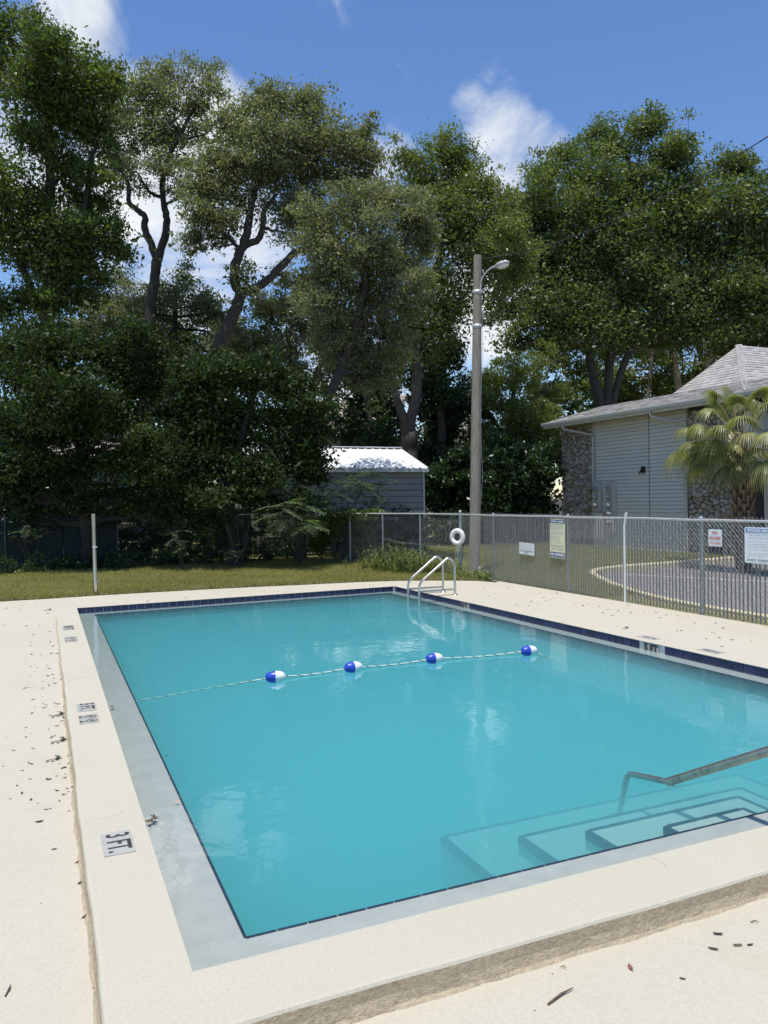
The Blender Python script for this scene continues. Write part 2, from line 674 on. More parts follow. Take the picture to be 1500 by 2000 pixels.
def lawn_z(x, y):
    return -.012 + max(0, min(1, (y - 18) / 6)) * .10 * (1 if x < 9 else .3) + .012 * math.sin(x * 1.7) * math.sin(y * 1.3)


def deck_far_y(x):
    xs = [e.x for e in edge]
    ys = [e.y for e in edge]
    return float(np.interp(x, xs, ys))


mbl = MB()
xs = list(np.arange(-30, 9.4, .6)) + [9.45]
for i in range(len(xs) - 1):
    x0, x1 = xs[i], xs[i + 1]
    ya0, ya1 = deck_far_y(x0) - .06, deck_far_y(x1) - .06
    ts = np.linspace(0, 1, 14) ** 1.6
    for j in range(13):
        q = []
        for (x, ya, tt) in ((x0, ya0, ts[j]), (x1, ya1, ts[j]), (x1, ya1, ts[j + 1]), (x0, ya0, ts[j + 1])):
            y = ya + (60 - ya) * tt
            q.append((x, y, lawn_z(x, y)))
        mbl.poly(q, True)
tag(mbl.build('lawn', M_lawn), kind='structure')

kerb_pts = [Vector((30, 18.6, 0)), Vector((22, 17.75, 0)), Vector((19.87, 17.6, 0)), Vector((18.6, 17.5, 0)), Vector((16.3, 17.2, 0)), Vector((14.45, 17.1, 0)), Vector((13.3, 16.75, 0)), Vector((12.6, 16.0, 0)),
            Vector((12.0, 14.9, 0)), Vector((11.24, 13.4, 0)), Vector((10.6, 11.7, 0)), Vector((10.34, 10.2, 0)), Vector((10.3, 8.7, 0)), Vector((10.3, 4, 0)), Vector((10.3, -12, 0))]
# side lawn between fence and kerb, and behind the kerb up to the building
mbs = MB()
mbs.poly([(9.46, 60, -.06), (9.46, -12, -.06)] + [(p.x - .02, p.y + .02, -.06) for p in reversed(kerb_pts)] + [(60, 20, -.06), (60, 60, -.06)])
tag(mbs.build('side_lawn', M_lawn), kind='structure')
mbr = MB()
mbr.poly([(p.x, p.y, -.165) for p in kerb_pts] + [(60, -12, -.165), (60, 18.6, -.165)][::1])
road = tag(mbr.build('road', M_asphalt), kind='structure')
# kerb
mbk = MB()
kp = []
for i in range(len(kerb_pts) - 1):
    a, b = kerb_pts[i], kerb_pts[i + 1]
    m = max(1, int((b - a).length / .5))
    kp += [a.lerp(b, k / m) for k in range(m)]
kp.append(kerb_pts[-1])
for _ in range(2):
    kp = [kp[0]] + [(kp[i - 1] + kp[i] * 2 + kp[i + 1]) / 4 for i in range(1, len(kp) - 1)] + [kp[-1]]
ring_prev = None
for i, p in enumerate(kp):
    t_ = (kp[min(i + 1, len(kp) - 1)] - kp[max(i - 1, 0)]).normalized()
    nrm = Vector((-t_.y, t_.x, 0))
    if nrm.dot(Vector((1, -.6, 0))) < 0:
        nrm = -nrm
    ring = [p - nrm * .01 + Vector((0, 0, -.3)), p - nrm * .01 + Vector((0, 0, -.02)), p + nrm * .01 + Vector((0, 0, 0)), p + nrm * .13 + Vector((0, 0, -.005)), p + nrm * .16 + Vector((0, 0, -.03)), p + nrm * .19 + Vector((0, 0, -.3))]
    if ring_prev:
        for k in range(5):
            mbk.poly([ring_prev[k], ring_prev[k + 1], ring[k + 1], ring[k]])
    ring_prev = ring
kerb = tag(mbk.build('kerb', M_kerb), kind='structure')
mbp = MB()
for (a, b) in ((Vector((14.0, 16.2, -.16)), Vector((15.6, 12.9, -.16))), (Vector((16.8, 16.4, -.16)), Vector((18.4, 13.1, -.16)))):
    t_ = (b - a).normalized()
    nrm = Vector((-t_.y, t_.x, 0)) * .05
    mbp.poly([a - nrm, b - nrm, b + nrm, a + nrm])
tag(mbp.build('parking_line', M_roadpaint), kind='structure')

# ------------------------------------------------------------------ pool
FL, FR, NL, NR = Vector((.525, 15.36, 0)), Vector((7.02, 15.54, 0)), Vector((.512, 3.185, 0)), Vector((7.215, 3.175, 0))
WZ, LZ = -.09, -.112


def quad(dl, dr, dn, df, z):
    """pool outline moved inwards (positive) or outwards per side: near-left, near-right, far-right, far-left"""
    def pt(c, sx, sy):
        return Vector((c.x + sx, c.y + sy, z))
    return [pt(NL, dl, dn), pt(NR, -dr, dn), pt(FR, -dr, -df), pt(FL, dl, -df)]


def ringfaces(mb, A, B, mi=0):
    for i in range(4):
        j = (i + 1) % 4
        mb.poly([A[i], A[j], B[j], B[i]], False, mi)


# walls above the ledge with the grout bed, tiles as parts
mb = MB()
ringfaces(mb, quad(-.014, -.014, -.014, -.014, -.004), quad(-.014, -.014, -.014, -.014, LZ))
pool_wall = tag(mb.build('pool_wall', M_grout), kind='structure')
tile_me = MB()
tw, th_ = .142, .146
tile_me.prism([(-tw / 2, -th_ / 2), (tw / 2, -th_ / 2), (tw / 2, th_ / 2), (-tw / 2, th_ / 2)], lambda u, v, d: Vector((u, d, v)), 0, .008, .002)
tile_mesh = tile_me.mesh('tile')
tile_mesh.materials.append(M_tile)
n_tiles = 0
MARK5 = (7.81, 7.51)
walls = [(FL, FR, 'far'), (FR, NR, 'right'), (NR, NL, 'near'), (NL, FL, 'left')]
mark_spots = {}
for a, b, nm in walls:
    d = (b - a)
    L = d.length
    d.normalize()
    inw = Vector((d.y, -d.x, 0))
    k = 0
    s = .09
    while s < L - .06:
        p = a + d * s
        skip = nm == 'right' and (abs(p.y - 7.8) < .17 or abs(p.y - 12.55) < .16)
        if not skip:
            o = bpy.data.objects.new('tile', tile_mesh)
            COL.objects.link(o)
            o.parent = pool_wall
            # tile local y is outwards normal (towards the pool), z up
            o.matrix_world = Matrix(((d.x, inw.x, 0, p.x - inw.x * .014), (d.y, inw.y, 0, p.y - inw.y * .014), (0, 0, 1, -.008 - th_ / 2 - .002), (0, 0, 0, 1)))
            n_tiles += 1
        s += .150

LIN = dict(dl=.30, dr=.22, dn=.345, df=.24)
mb = MB()
A = quad(-.014, -.014, -.014, -.014, LZ)
B = quad(LIN['dl'], LIN['dr'], LIN['dn'], LIN['df'], LZ)
ringfaces(mb, A, B)
ledge = tag(mb.build('gutter_ledge', M_ledge), kind='structure')
# trim tiles along the ledge's edge
mb = MB()
for i in range(4):
    a, b = B[i], B[(i + 1) % 4]
    d = (b - a)
    L = d.length
    d.normalize()
    inw = Vector((-d.y, d.x, 0))
    m = int(L / .15)
    for k in range(m):
        p = a + d * (k * L / m + .004)
        mb.frame_box(p - inw * .006 + Vector((0, 0, -.15)), d * (L / m - .008), inw * .014, Vector((0, 0, .152 + .002)))
mb.build('ledge_trim', M_trim, ledge)['kind'] = 'stuff'
# basin
mb = MB()
Bt = quad(LIN['dl'], LIN['dr'], LIN['dn'], LIN['df'], LZ - .001)
Bb = [Vector((p.x, p.y, z)) for p, z in zip(Bt, (-1.15, -1.15, -2.7, -2.7))]
ringfaces(mb, Bt, Bb)
mid1 = Bb[0].lerp(Bb[3], .42)
mid2 = Bb[1].lerp(Bb[2], .42)
mid1.z = mid2.z = -1.45
mb.poly([Bb[0], Bb[1], mid2, mid1])
mb.poly([mid1, mid2, Bb[2], Bb[3]])
tag(mb.build('pool_basin', M_basin), kind='structure')

# steps in the shallow corner by the near wall
yn = Bt[0].y
steps = [(3.54, 4.23, 3.78, -.19), (3.21, 4.57, 4.13, -.29), (2.92, 4.98, 4.48, -.41), (2.57, 5.47, 4.95, -.53)]
M_stepplaster = simple('step_plaster', (.36, .37, .35), .8, var=.06, scale=3)
mb = MB()
for (x0, x1, y1, z) in steps:
    mb.box(x0, x1, yn - .02, y1, -1.3, z)
psteps = tag(mb.build('pool_steps', M_stepplaster), kind='structure')
for (x0, x1, y1, z) in steps:
    mb = MB()
    w = .028
    for (a, b, c, d) in ((x0 - .004, x0 + w, yn, y1), (x1 - w, x1 + .004, yn, y1), (x0 + w + .002, x1 - w - .002, y1 - w, y1 + .004)):
        n = max(1, int(max(b - a, d - c) / .15))
        for k in range(n):
            if d - c > b - a:
                s0, s1 = c + (d - c) * k / n, c + (d - c) * (k + 1) / n - .005
                mb.box(a, b, s0, s1, z - .05, z + .004)
            else:
                s0, s1 = a + (b - a) * k / n, a + (b - a) * (k + 1) / n - .005
                mb.box(s0, s1, c, d, z - .05, z + .004)
    mb.build('step_nosing', M_trim, psteps)

# water body


def water_mat():
    t = NT('pool_water')
    g = t.add('ShaderNodeNewGeometry')
    v = t.pos((1, 1, 1))
    h = t.math('ADD', t.noise(v, 1.6, 3, .5, .3), t.math('MULTIPLY', t.noise(v, 6.5, 3, .5, .4), .30))
    nb = t.bump(h, .10, .05)
    fr = t.add('ShaderNodeFresnel')
    fr.inputs['IOR'].default_value = 1.33
    t.l.new(nb, fr.inputs['Normal'])
    sx = t.add('ShaderNodeSeparateXYZ')
    t.l.new(g.outputs['True Normal'], sx.inputs[0])
    top = t.math('GREATER_THAN', sx.outputs[2], .5)
    front = t.math('SUBTRACT', 1.0, g.outputs['Backfacing'])
    fac = t.math('MULTIPLY', t.math('MULTIPLY', fr.outputs[0], top), front)
    tr = t.add('ShaderNodeBsdfTransparent')
    gl = t.add('ShaderNodeBsdfGlossy')
    gl.inputs['Roughness'].default_value = .015
    t.l.new(nb, gl.inputs['Normal'])
    mx = t.add('ShaderNodeMixShader')
    t.l.new(fac, mx.inputs[0])
    t.l.new(tr.outputs[0], mx.inputs[1])
    t.l.new(gl.outputs[0], mx.inputs[2])
    vs = t.add('ShaderNodeVolumeScatter')
    vs.inputs['Color'].default_value = (.44, .80, .825, 1)
    vs.inputs['Density'].default_value = 1.05
    vs.inputs['Anisotropy'].default_value = .0
    va = t.add('ShaderNodeVolumeAbsorption')
    va.inputs['Color'].default_value = (.26, .85, .865, 1)
    va.inputs['Density'].default_value = 1.85
    ad = t.add('ShaderNodeAddShader')
    t.l.new(vs.outputs[0], ad.inputs[0])
    t.l.new(va.outputs[0], ad.inputs[1])
    t.l.new(ad.outputs[0], t.out.inputs['Volume'])
    return t.done(mx.outputs[0])


M_water = water_mat()
mb = MB()
top_ = quad(-.003, -.003, -.003, -.003, WZ)
bot = [Vector((p.x, p.y, -2.9)) for p in top_]
mb.poly(top_)
mb.poly(bot[::-1])
for i in range(4):
    j = (i + 1) % 4
    mb.poly([top_[j], top_[i], bot[i], bot[j]])
tag(mb.build('water', M_water), kind='structure')

# ------------------------------------------------------------------ deck and coping
CO_L, CO_N = .36, .385     # raised coping width: left side, near side


def wob(s, k, a):
    return a * (math.sin(s * 1.9 + k) + .6 * math.sin(s * 4.3 + k * 2.1) + .35 * math.sin(s * 9.7 + k * 3.3))


def deck_z(x, y):
    dl = .075 * max(0., min(1., (15.6 - y) / 9.5))
    if y < 2.9:
        k = 1.0
        dl = dl + (.115 - dl) * k * max(0., min(1., (x + .3) / 1.0))
    return -dl


mbd = MB()
# left deck, outer edge of the coping at x ~ .165
ys = list(np.arange(-8, 2.9, .5)) + list(np.arange(2.9, 15.6, .2)) + [15.6]
xs_l = [-14, -9, -6, -4, -3, -2, -1.2, -.6, -.2, .16]


def out_x(y):
    return .163 + wob(y, .3, .0035)


for i in range(len(ys) - 1):
    for j in range(len(xs_l) - 1):
        q = []
        for (a, b) in ((j, i), (j + 1, i), (j + 1, i + 1), (j, i + 1)):
            x, y = xs_l[a], ys[b]
            if a == len(xs_l) - 1:
                x = out_x(y) + .03
            q.append((x, y, deck_z(x, y)))
        mbd.poly(q, True)
# near deck
xs_n = list(np.arange(.19, 9.5, .3)) + [9.5]
ys_n = [-8, -4, -1, 0, .8, 1.4, 1.9, 2.3, 2.6, 2.84]
for i in range(len(xs_n) - 1):
    for j in range(len(ys_n) - 1):
        q = []
        for (a, b) in ((i, j), (i + 1, j), (i + 1, j + 1), (i, j + 1)):
            x, y = xs_n[a], ys_n[b]
            q.append((x, y, deck_z(x, y)))
        mbd.poly(q, True)
# far and right deck, level with the pool's rim
fs = [e for e in edge if e.x > .16]
xsf = sorted(set([-14., -9., -5., -3., -2., -1., 0., .17] + [round(e.x, 3) for e in edge if -14 < e.x < 9.4] + [.525, 3, 5, 7.02, 9.45]))
for i in range(len(xsf) - 1):
    a, b = xsf[i], xsf[i + 1]

    def y0f(x):
        if x < .525:
            return 15.6 if x < .17 else 15.36
        return 15.36 + (x - .525) / (7.02 - .525) * .18 if x <= 7.02 else 15.54
    mbd.poly([(a, y0f(a + 1e-4), 0), (b, y0f(b - 1e-4), 0), (b, deck_far_y(b), 0), (a, deck_far_y(a), 0)])
ysr = [2.84, 3.175, 4, 6, 8, 10, 12, 14, 15.54]


def xr_at(y):
    t_ = (y - 3.175) / (15.54 - 3.175)
    return 7.215 + (7.02 - 7.215) * max(0, t_)


for i in range(1, len(ysr) - 1):
    mbd.poly([(xr_at(ysr[i]), ysr[i], 0), (9.5, ysr[i], 0), (9.5, ysr[i + 1], 0), (xr_at(ysr[i + 1]), ysr[i + 1], 0)])
# thickness at the fence side and at the lawn
mbd.poly([(9.5, -8, -.3), (9.5, 15.5, -.3), (9.5, 15.5, 0), (9.5, -8, 0)])
for i in range(len(edge) - 1):
    mbd.poly([(edge[i].x, edge[i].y, -.2), (edge[i + 1].x, edge[i + 1].y, -.2), (edge[i + 1].x, edge[i + 1].y, 0), (edge[i].x, edge[i].y, 0)])
deck = tag(mbd.build('pool_deck', M_deck), kind='structure')

# raised coping: left and near band, rounded outer edge with a rough rendered face
mbc = MB()


def band(pts_in, pts_out, outn, depth_fn, mb):
    """cross sections from inner edge over the top and down the outer face"""
    prev = None
    for pi, po, n_ in zip(pts_in, pts_out, outn):
        dz = depth_fn(po)
        s = (po.x + po.y) * 1.3
        o1 = po + n_ * wob(s, 1.1, .004)
        sec = [pi + Vector((0, 0, -.012)), pi - n_ * .004, pi.lerp(po, .5) + Vector((0, 0, wob(s, 2.2, .0012))), o1 - n_ * .022, o1 - n_ * .007 + Vector((0, 0, -.004)), o1 + Vector((0, 0, -.015)),
               o1 + n_ * (.004 + wob(s * 3, .5, .002)) + Vector((0, 0, dz * .55)), o1 + n_ * (.014 + wob(s * 4, .7, .003)) + Vector((0, 0, dz * .88)), o1 + n_ * (.034 + wob(s * 5, .2, .006)) + Vector((0, 0, dz - .006))]
        if prev:
            for k in range(len(sec) - 1):
                mb.poly([prev[k], prev[k + 1], sec[k + 1], sec[k]], k >= 3, 1 if k >= 5 else 0)
        prev = sec


pin, pout, on = [], [], []
yy = np.arange(15.36, 3.22, -.08)
for y in yy:
    t_ = (y - NL.y) / (FL.y - NL.y)
    pin.append(Vector((NL.x + (FL.x - NL.x) * t_, y, 0)))
    pout.append(Vector((.163, y, 0)))
    on.append(Vector((-1, 0, 0)))
# corner
pin.append(NL.copy()); pout.append(Vector((.163, 2.95, 0))); on.append(Vector((-1, 0, 0)))
pin.append(NL.copy()); pout.append(Vector((.19, 2.83, 0))); on.append(Vector((-.7, -.7, 0)))
pin.append(NL.copy()); pout.append(Vector((.30, NL.y - CO_N, 0))); on.append(Vector((0, -1, 0)))
for x in np.arange(NL.x, 9.5, .06):
    pin.append(Vector((x, 3.185, 0))); pout.append(Vector((x, 3.185 - CO_N, 0))); on.append(Vector((0, -1, 0)))
pin[-1].x = pout[-1].x = 9.5
band(pin, pout, on, lambda p: min(-.012, deck_z(p.x if p.y > 2.95 else p.x, p.y - .05)), mbc)
tag(mbc.build('pool_coping', [M_coping, M_side]), kind='structure')

# ------------------------------------------------------------------ depth markers
ICONW = M_markertile


def disc(mb, c, ux, uy, r0_, r1_, n=20):
    for k in range(n):
        a0, a1 = 2 * math.pi * k / n, 2 * math.pi * (k + 1) / n
        mb.poly([c + (ux * math.cos(a) + uy * math.sin(a)) * r for a, r in ((a0, r0_), (a0, r1_), (a1, r1_), (a1, r0_))])


def floor_marker(cx, y0, y1, text, label, twolines=None, icons=False, w=.165):
    """flat tile marker on the left coping; letters read from the pool side, text runs towards the camera"""
    root = empty('depth_marker', (cx, (y0 + y1) / 2, 0), label, 'depth marker', 'depth and warning markers set in the coping')
    mb = MB()
    ym = (y0 + y1) / 2
    mb.box(cx - w / 2, cx + w / 2, ym + .002, y1, .001, .0045)
    mb.box(cx - w / 2, cx + w / 2, y0, ym - .002, .001, .0045)
    mb.build('marker_tile', M_markertile, root)
    ux, uy = Vector((0, -1, 0)), Vector((1, 0, 0))     # reading direction, letter up
    if text:
        me = text_mesh(text, .205, (y1 - y0) * .80, .003)
        place(me, 'lettering', M_black, root, Vector((cx, ym, .0062)), ux, uy * .86, Vector((0, 0, 1)))
    if icons:
        mb = MB()
        for yc in ((ym + y1) / 2 - .005, (ym + y0) / 2 + .005):
            c = Vector((cx + .022, yc, .0062))
            disc(mb, c, ux, uy, .040, .048)
            d1 = (ux + uy).normalized()
            n1 = Vector((-d1.y, d1.x, 0)) * .003
            mb.poly([c - d1 * .04 - n1, c + d1 * .04 - n1, c + d1 * .04 + n1, c - d1 * .04 + n1])
            # diver figure: bent stroke and head
            mb.poly([c + ux * a + uy * b for a, b in ((-.022, .006), (.004, .016), (.02, -.012), (.012, -.016), (0, .006), (-.022, -.002))])
            mb.build('no_diving_symbol', M_black, root)
            mb = MB()
        for yc in ((ym + y1) / 2, (ym + y0) / 2):
            me = text_mesh("NO\nDIVING", .026, .07, .001)
            place(me, 'lettering', M_black, root, Vector((cx - .055, yc, .0062)), ux, uy, Vector((0, 0, 1)))
    return root


floor_marker(.343, 4.425, 4.736, "3 FT.", 'white tile depth marker reading 3 FT. on the coping')
floor_marker(.333, 7.64, 7.945, "5 FT.", 'white tile depth marker reading 5 FT. on the left coping')
floor_marker(.330, 7.19, 7.50, None, 'pair of no diving symbol tiles beside the 5 FT. coping marker', icons=True)
floor_marker(.318, 12.72, 13.18, "8\u00bd FT.", 'weathered tile depth marker near the far end of the left coping')
floor_marker(.320, 11.60, 12.04, None, 'pair of no diving tiles beside the farthest coping depth marker', icons=True)


def wall_marker(yc, text, label):
    root = empty('depth_marker', (xr_at(yc), yc, -.08), label, 'depth marker', 'depth and warning markers set in the coping')
    for k in (-1, 1):
        mb = MB()
        x = xr_at(yc) + .014
        mb.frame_box((x, yc + k * .0755 - .072, -.156), (-.008, 0, 0), (0, .144, 0), (0, 0, .146))
        mb.build('marker_tile', M_markertile, root)
    me = text_mesh(text, .135, .25, .008)
    place(me, 'lettering', M_black, root, Vector((xr_at(yc) + .0045, yc, -.078)), Vector((0, -1, 0)), Vector((0, 0, 1)), Vector((-1, 0, 0)))


wall_marker(7.815, "5 FT", 'white 5 FT marker among the blue tiles of the right pool wall')
wall_marker(12.55, "8\u00bd FT", 'white 8\u00bd FT marker among the blue tiles next to the ladder')
# flat markers on the right deck, seen edge on
for (yc, lab) in ((7.05, 'faint no diving marker flat on the right deck past the 5 FT tile'), (8.1, 'faint depth marker flat on the right deck behind the 5 FT tile')):
    root = empty('depth_marker', (7.38, yc, 0), lab, 'depth marker', 'depth and warning markers set in the coping')
    mb = MB()
    mb.box(7.30, 7.46, yc - .15, yc - .002, .001, .004)
    mb.box(7.30, 7.46, yc + .002, yc + .15, .001, .004)
    mb.build('marker_tile', M_markertile, root)
    me = text_mesh("NO DIVING" if yc < 7.5 else "5 FT.", .07, .24, .002)
    place(me, 'lettering', M_black, root, Vector((7.38, yc, .0055)), Vector((0, 1, 0)), Vector((-1, 0, 0)), Vector((0, 0, 1)))

# ------------------------------------------------------------------ ladder


def arc(pts, r, n=6):
    """round the corners of a polyline"""
    pts = [Vector(p) for p in pts]
    out = [pts[0]]
    for i in range(1, len(pts) - 1):
        a, b, c = pts[i - 1], pts[i], pts[i + 1]
        d0, d1 = (a - b), (c - b)
        rr = min(r, d0.length * .48, d1.length * .48)
        p0, p1 = b + d0.normalized() * rr, b + d1.normalized() * rr
        for k in range(n + 1):
            t_ = k / n
            out.append(p0 * (1 - t_) ** 2 + b * 2 * t_ * (1 - t_) + p1 * t_ ** 2)
    out.append(pts[-1])
    return out


lad = empty('pool_ladder', (7.0, 13.75, 0), 'stainless steel pool ladder with two gooseneck rails at the far corner', 'ladder')
for yv in (14.02, 13.52):
    mb = MB()
    mb.tube(arc([(6.63, yv, -1.1), (6.63, yv, .27), (7.30, yv, .76), (7.42, yv, .62), (7.42, yv, -.05)], .13, 8), .024, 12)
    rail = mb.build('rail', M_steel, lad)
    mb = MB()
    mb.tube([(6.65, yv, .11), (7.42, yv, .11)], .019, 10)
    mb.build('cross_bar', M_steel, lad)
    mb = MB()
    mb.lathe((7.42, yv, .001), (0, 0, 1), [(0, .055), (.008, .052), (.018, .034), (.02, .025)], 16)
    mb.build('escutcheon', M_steel, rail)
for k, zz in enumerate((-.22, -.52, -.82)):
    mb = MB()
    mb.box(6.58, 6.69, 13.53, 14.01, zz - .015, zz + .015)
    mb.build('tread', M_steel, lad)
# ------------------------------------------------------------------ stair rail
rl = empty('handrail', (3.936, 4.0, 0), 'stained steel handrail slanting into the water above the pool steps', 'handrail')
mb = MB()
pts = [(3.936, 2.99, -.1), (3.936, 2.99, .62), (3.936, 3.05, .517), (3.936, 4.148, -.09), (3.936, 4.56, -.165), (3.936, 4.665, -.53)]
mb.tube(arc([(3.936, 2.99, -.1), (3.936, 2.72, .70), (3.936, 4.15, -.092)], .16, 8), .029, 14)
M_rail = NT('tarnished_steel')
_v = M_rail.pos()
M_rail = M_rail.done(M_rail.pbr(M_rail.ramp(M_rail.noise(_v, 16, 6, .7), [(.3, (.22, .21, .16)), (.55, (.42, .42, .37)), (.75, (.50, .40, .30))]), .34, .85, .5))
mb.build('rail', M_rail, rl)
mb = MB()
mb.tube(arc([(3.936, 4.10, -.082), (3.936, 4.56, -.160), (3.936, 4.665, -.53)], .06, 7), .021, 12)
mb.build('leg', M_rail, rl)
mb = MB()
mb.lathe((3.936, 4.665, -.53), (0, 0, 1), [(0, .07), (.012, .066), (.02, .035)], 16)
mb.build('base_plate', M_steel, rl)

# ------------------------------------------------------------------ float rope
rope = empty('float_rope', (3.5, 8.4, -.06), 'twisted rope with four blue and white floats across the pool', 'float rope')
fl = [G(538, 1322, -.055), G(690, 1303, -.055), G(848, 1286, -.055), G(1033, 1271, -.055)]
ends = [G(262, 1370, -.20)]
path = [Vector((.83, 8.05, -.20)), ends[0], G(400, 1346, -.21)] + fl + [Vector((6.3, 8.3, -.30)), Vector((7.0, 8.25, -.42))]
full = []
for i in range(len(path) - 1):
    a, b = path[i], path[i + 1]
    m = max(2, int((b - a).length / .05))
    for k in range(m):
        t_ = k / m
        p = a.lerp(b, t_)
        if 3 <= i <= 5:
            p.z += -.022 * math.sin(math.pi * t_)
        full.append(p)
full.append(path[-1])
mb = MB()
mb.tube(full, .0085, 6)
mb.build('rope', M_rope, rope)
mb = MB()
hel = []
for i, p in enumerate(full):
    for k in range(3):
        q = p.lerp(full[min(i + 1, len(full) - 1)], k / 3)
        ph = (i * 3 + k) * .75
        hel.append(q + Vector((0, math.cos(ph) * .0078, math.sin(ph) * .0078)))
mb.tube(hel, .0046, 4)
mb.build('green_strand', M_greenyarn, rope)
for i, c in enumerate(fl):
    d = (path[3 + i + 1] - path[3 + i - 1]).normalized()
    d.z = 0
    d.normalize()
    L, R = .112, .066
    prof = [(-L, .012)] + [(L * math.sin(a), R * math.cos(a) ** .8) for a in np.linspace(-math.pi / 2 * .93, 0, 10)]
    root = bpy.data.objects.new('float', None)
    mb = MB()
    mb.lathe(c, d, prof, 22)
    blue = mb.build('float', M_blueplastic, rope)
    mb = MB()
    prof2 = [(0, R)] + [(L * math.sin(a), R * math.cos(a) ** .8) for a in np.linspace(.05, math.pi / 2 * .93, 10)] + [(L, .012), (L, 0.001)]
    mb.lathe(c, d, prof2, 22)
    mb.build('white_half', M_whiteplastic, blue)
    bpy.data.objects.remove(root)

# ------------------------------------------------------------------ steel post on the lawn
c = G(187, 1160.5)
post = empty('steel_post', c, 'shiny steel post standing in the grass beyond the far deck', 'post')
mb = MB()
mb.tube([(c.x, c.y, -.02), (c.x - .012, c.y, 1.70)], .044, 18)
mb.build('shaft', M_chrome, post)
mb = MB()
mb.lathe((c.x - .004, c.y, .98), (0, 0, 1), [(0, .044), (.004, .052), (.03, .052), (.034, .044)], 18)
mb.tube([(c.x - .004 - .03, c.y - .05, .995), (c.x + .05, c.y - .06, .995)], .006, 6)
mb.build('collar', M_galv, post)
mb = MB()
mb.box(c.x + .03, c.x + .055, c.y - .055, c.y - .03, .25, .30)
mb.build('cleat', M_galv, post)

# ------------------------------------------------------------------ fences
XF = 9.53


def chain_mesh(a, b, z0, z1, pitch=.075, rad=.0021, barb=.05):
    """one zigzag wire per column between points a and b; returns MB"""
    a, b = Vector(a), Vector(b)
    d = b - a
    d.z = 0
    L = d.length
    d.normalize()
    nrm = Vector((-d.y, d.x, 0))
    n = int(L / pitch)
    rows = int((z1 - z0) / (pitch * .5))
    tot = n
    # vectorised: 3-sided tubes along each zigzag
    k = np.arange(n + 1)
    j = np.arange(rows + 1)
    K, J = np.meshgrid(k, j, indexing='ij')
    s = K * pitch + np.where(J % 2 == 0, -1, 1) * pitch * .26
    s = np.where(J % 2 == 0, K * pitch - pitch * .25, K * pitch + pitch * .25) + np.where(K >= 0, 0, 0)
    z = z0 + J * pitch * .5
    z = np.where(J == rows, z1 + barb * .6 + .01 * np.sin(K * 12.9), z)
    off = np.where(J % 2 == 0, -.003, .003)
    base = np.array([a.x, a.y, 0])
    dd = np.array([d.x, d.y, 0])
    nn = np.array([nrm.x, nrm.y, 0])
    wv = .004 * np.sin(K * 2.3 + J * .9)
    pts = base + s[..., None] * dd * 1.0 + (off + wv)[..., None] * nn + z[..., None] * np.array([0, 0, 1])
    return pts, d, nrm, rad


def zig_mesh(name, pts, rad):
    """pts (n, m, 3) polylines -> 3 sided tubes"""
    n, m, _ = pts.shape
    t = np.zeros_like(pts)
    t[:, 1:-1] = pts[:, 2:] - pts[:, :-2]
    t[:, 0] = pts[:, 1] - pts[:, 0]
    t[:, -1] = pts[:, -1] - pts[:, -2]
    t /= np.linalg.norm(t, axis=2, keepdims=True) + 1e-9
    ref = np.array([.31, .87, .12])
    u = np.cross(t, ref)
    u /= np.linalg.norm(u, axis=2, keepdims=True) + 1e-9
    v = np.cross(t, u)
    rings = [pts + (u * math.cos(2.0944 * k) + v * math.sin(2.0944 * k)) * rad for k in range(3)]
    quads = []
    for k in range(3):
        A_, B_ = rings[k], rings[(k + 1) % 3]
        quads.append(np.stack([A_[:, :-1], B_[:, :-1], B_[:, 1:], A_[:, 1:]], axis=2).reshape(-1, 3))
    return fast_mesh(name, np.concatenate(quads), 4)


def wire_panel(a, b, z0, z1, parent, rad=.0023, pitch=.075, mat=None, barb=.05):
    pts, d, nrm, r_ = chain_mesh(a, b, z0, z1, pitch, rad, barb)
    # each wire swings half a pitch to either side so that neighbours hook together
    o = link('wire_mesh', zig_mesh('wire_mesh', pts, r_), mat or M_wire, parent)
    o['kind'] = 'stuff'
    pts2 = pts.copy()
    # the neighbour set, hooked in with the opposite phase
    dv = np.array([d.x, d.y, 0]) * pitch * .5
    z = pts2[..., 2].copy()
    J = np.arange(pts.shape[1])
    sgn = np.where(J % 2 == 0, 1, -1)[None, :, None]
    pts2 = pts + dv + sgn * dv * 1.0
    o2 = link('wire_mesh', zig_mesh('wire_mesh', pts2, r_), mat or M_wire, parent)
    o2['kind'] = 'stuff'


RAIL_Z = 1.50
fence = empty('chain_link_fence', (XF, 10, 0), 'galvanised chain link fence with grey slats along the right deck', 'fence')
for px, r_, m_ in ((962, .026, M_galv), (1108, .026, M_galv), (1367, .032, M_galv)):
    y = AX(px, 1080, XF).y
    mb = MB()
    mb.tube([(XF + .03, y, -.3), (XF + .03, y, RAIL_Z + .02)], r_, 12)
    mb.lathe((XF + .03, y, RAIL_Z + .02), (0, 0, 1), [(0, r_ + .006), (.02, r_ + .004), (.035, .012), (.036, .001)], 12)
    pst = mb.build('fence_post', M_galv, fence)
    for zz in (.45, .95):
        mb = MB()
        mb.lathe((XF + .03, y, zz), (0, 0, 1), [(0, r_ + .001), (0, r_ + .005), (.012, r_ + .005), (.012, r_ + .001)], 12)
        mb.build('tie_wire', M_wire, pst)
for y in (6.9, 4.6):
    mb = MB()
    mb.tube([(XF + .03, y, -.3), (XF + .03, y, RAIL_Z + .02)], .026, 10)
    mb.build('fence_post', M_galv, fence)
y = AX(1222, 1080, XF).y
mb = MB()
mb.tube([(XF - .02, y, -.3), (XF - .02, y, 1.38), (XF - .02, y - .03, 1.50), (XF - .02, y - .03 - .02, 1.60)], .022, 10)
o = mb.build('fence_post', M_white, fence)
o['label'] = 'white painted post bent at its top'
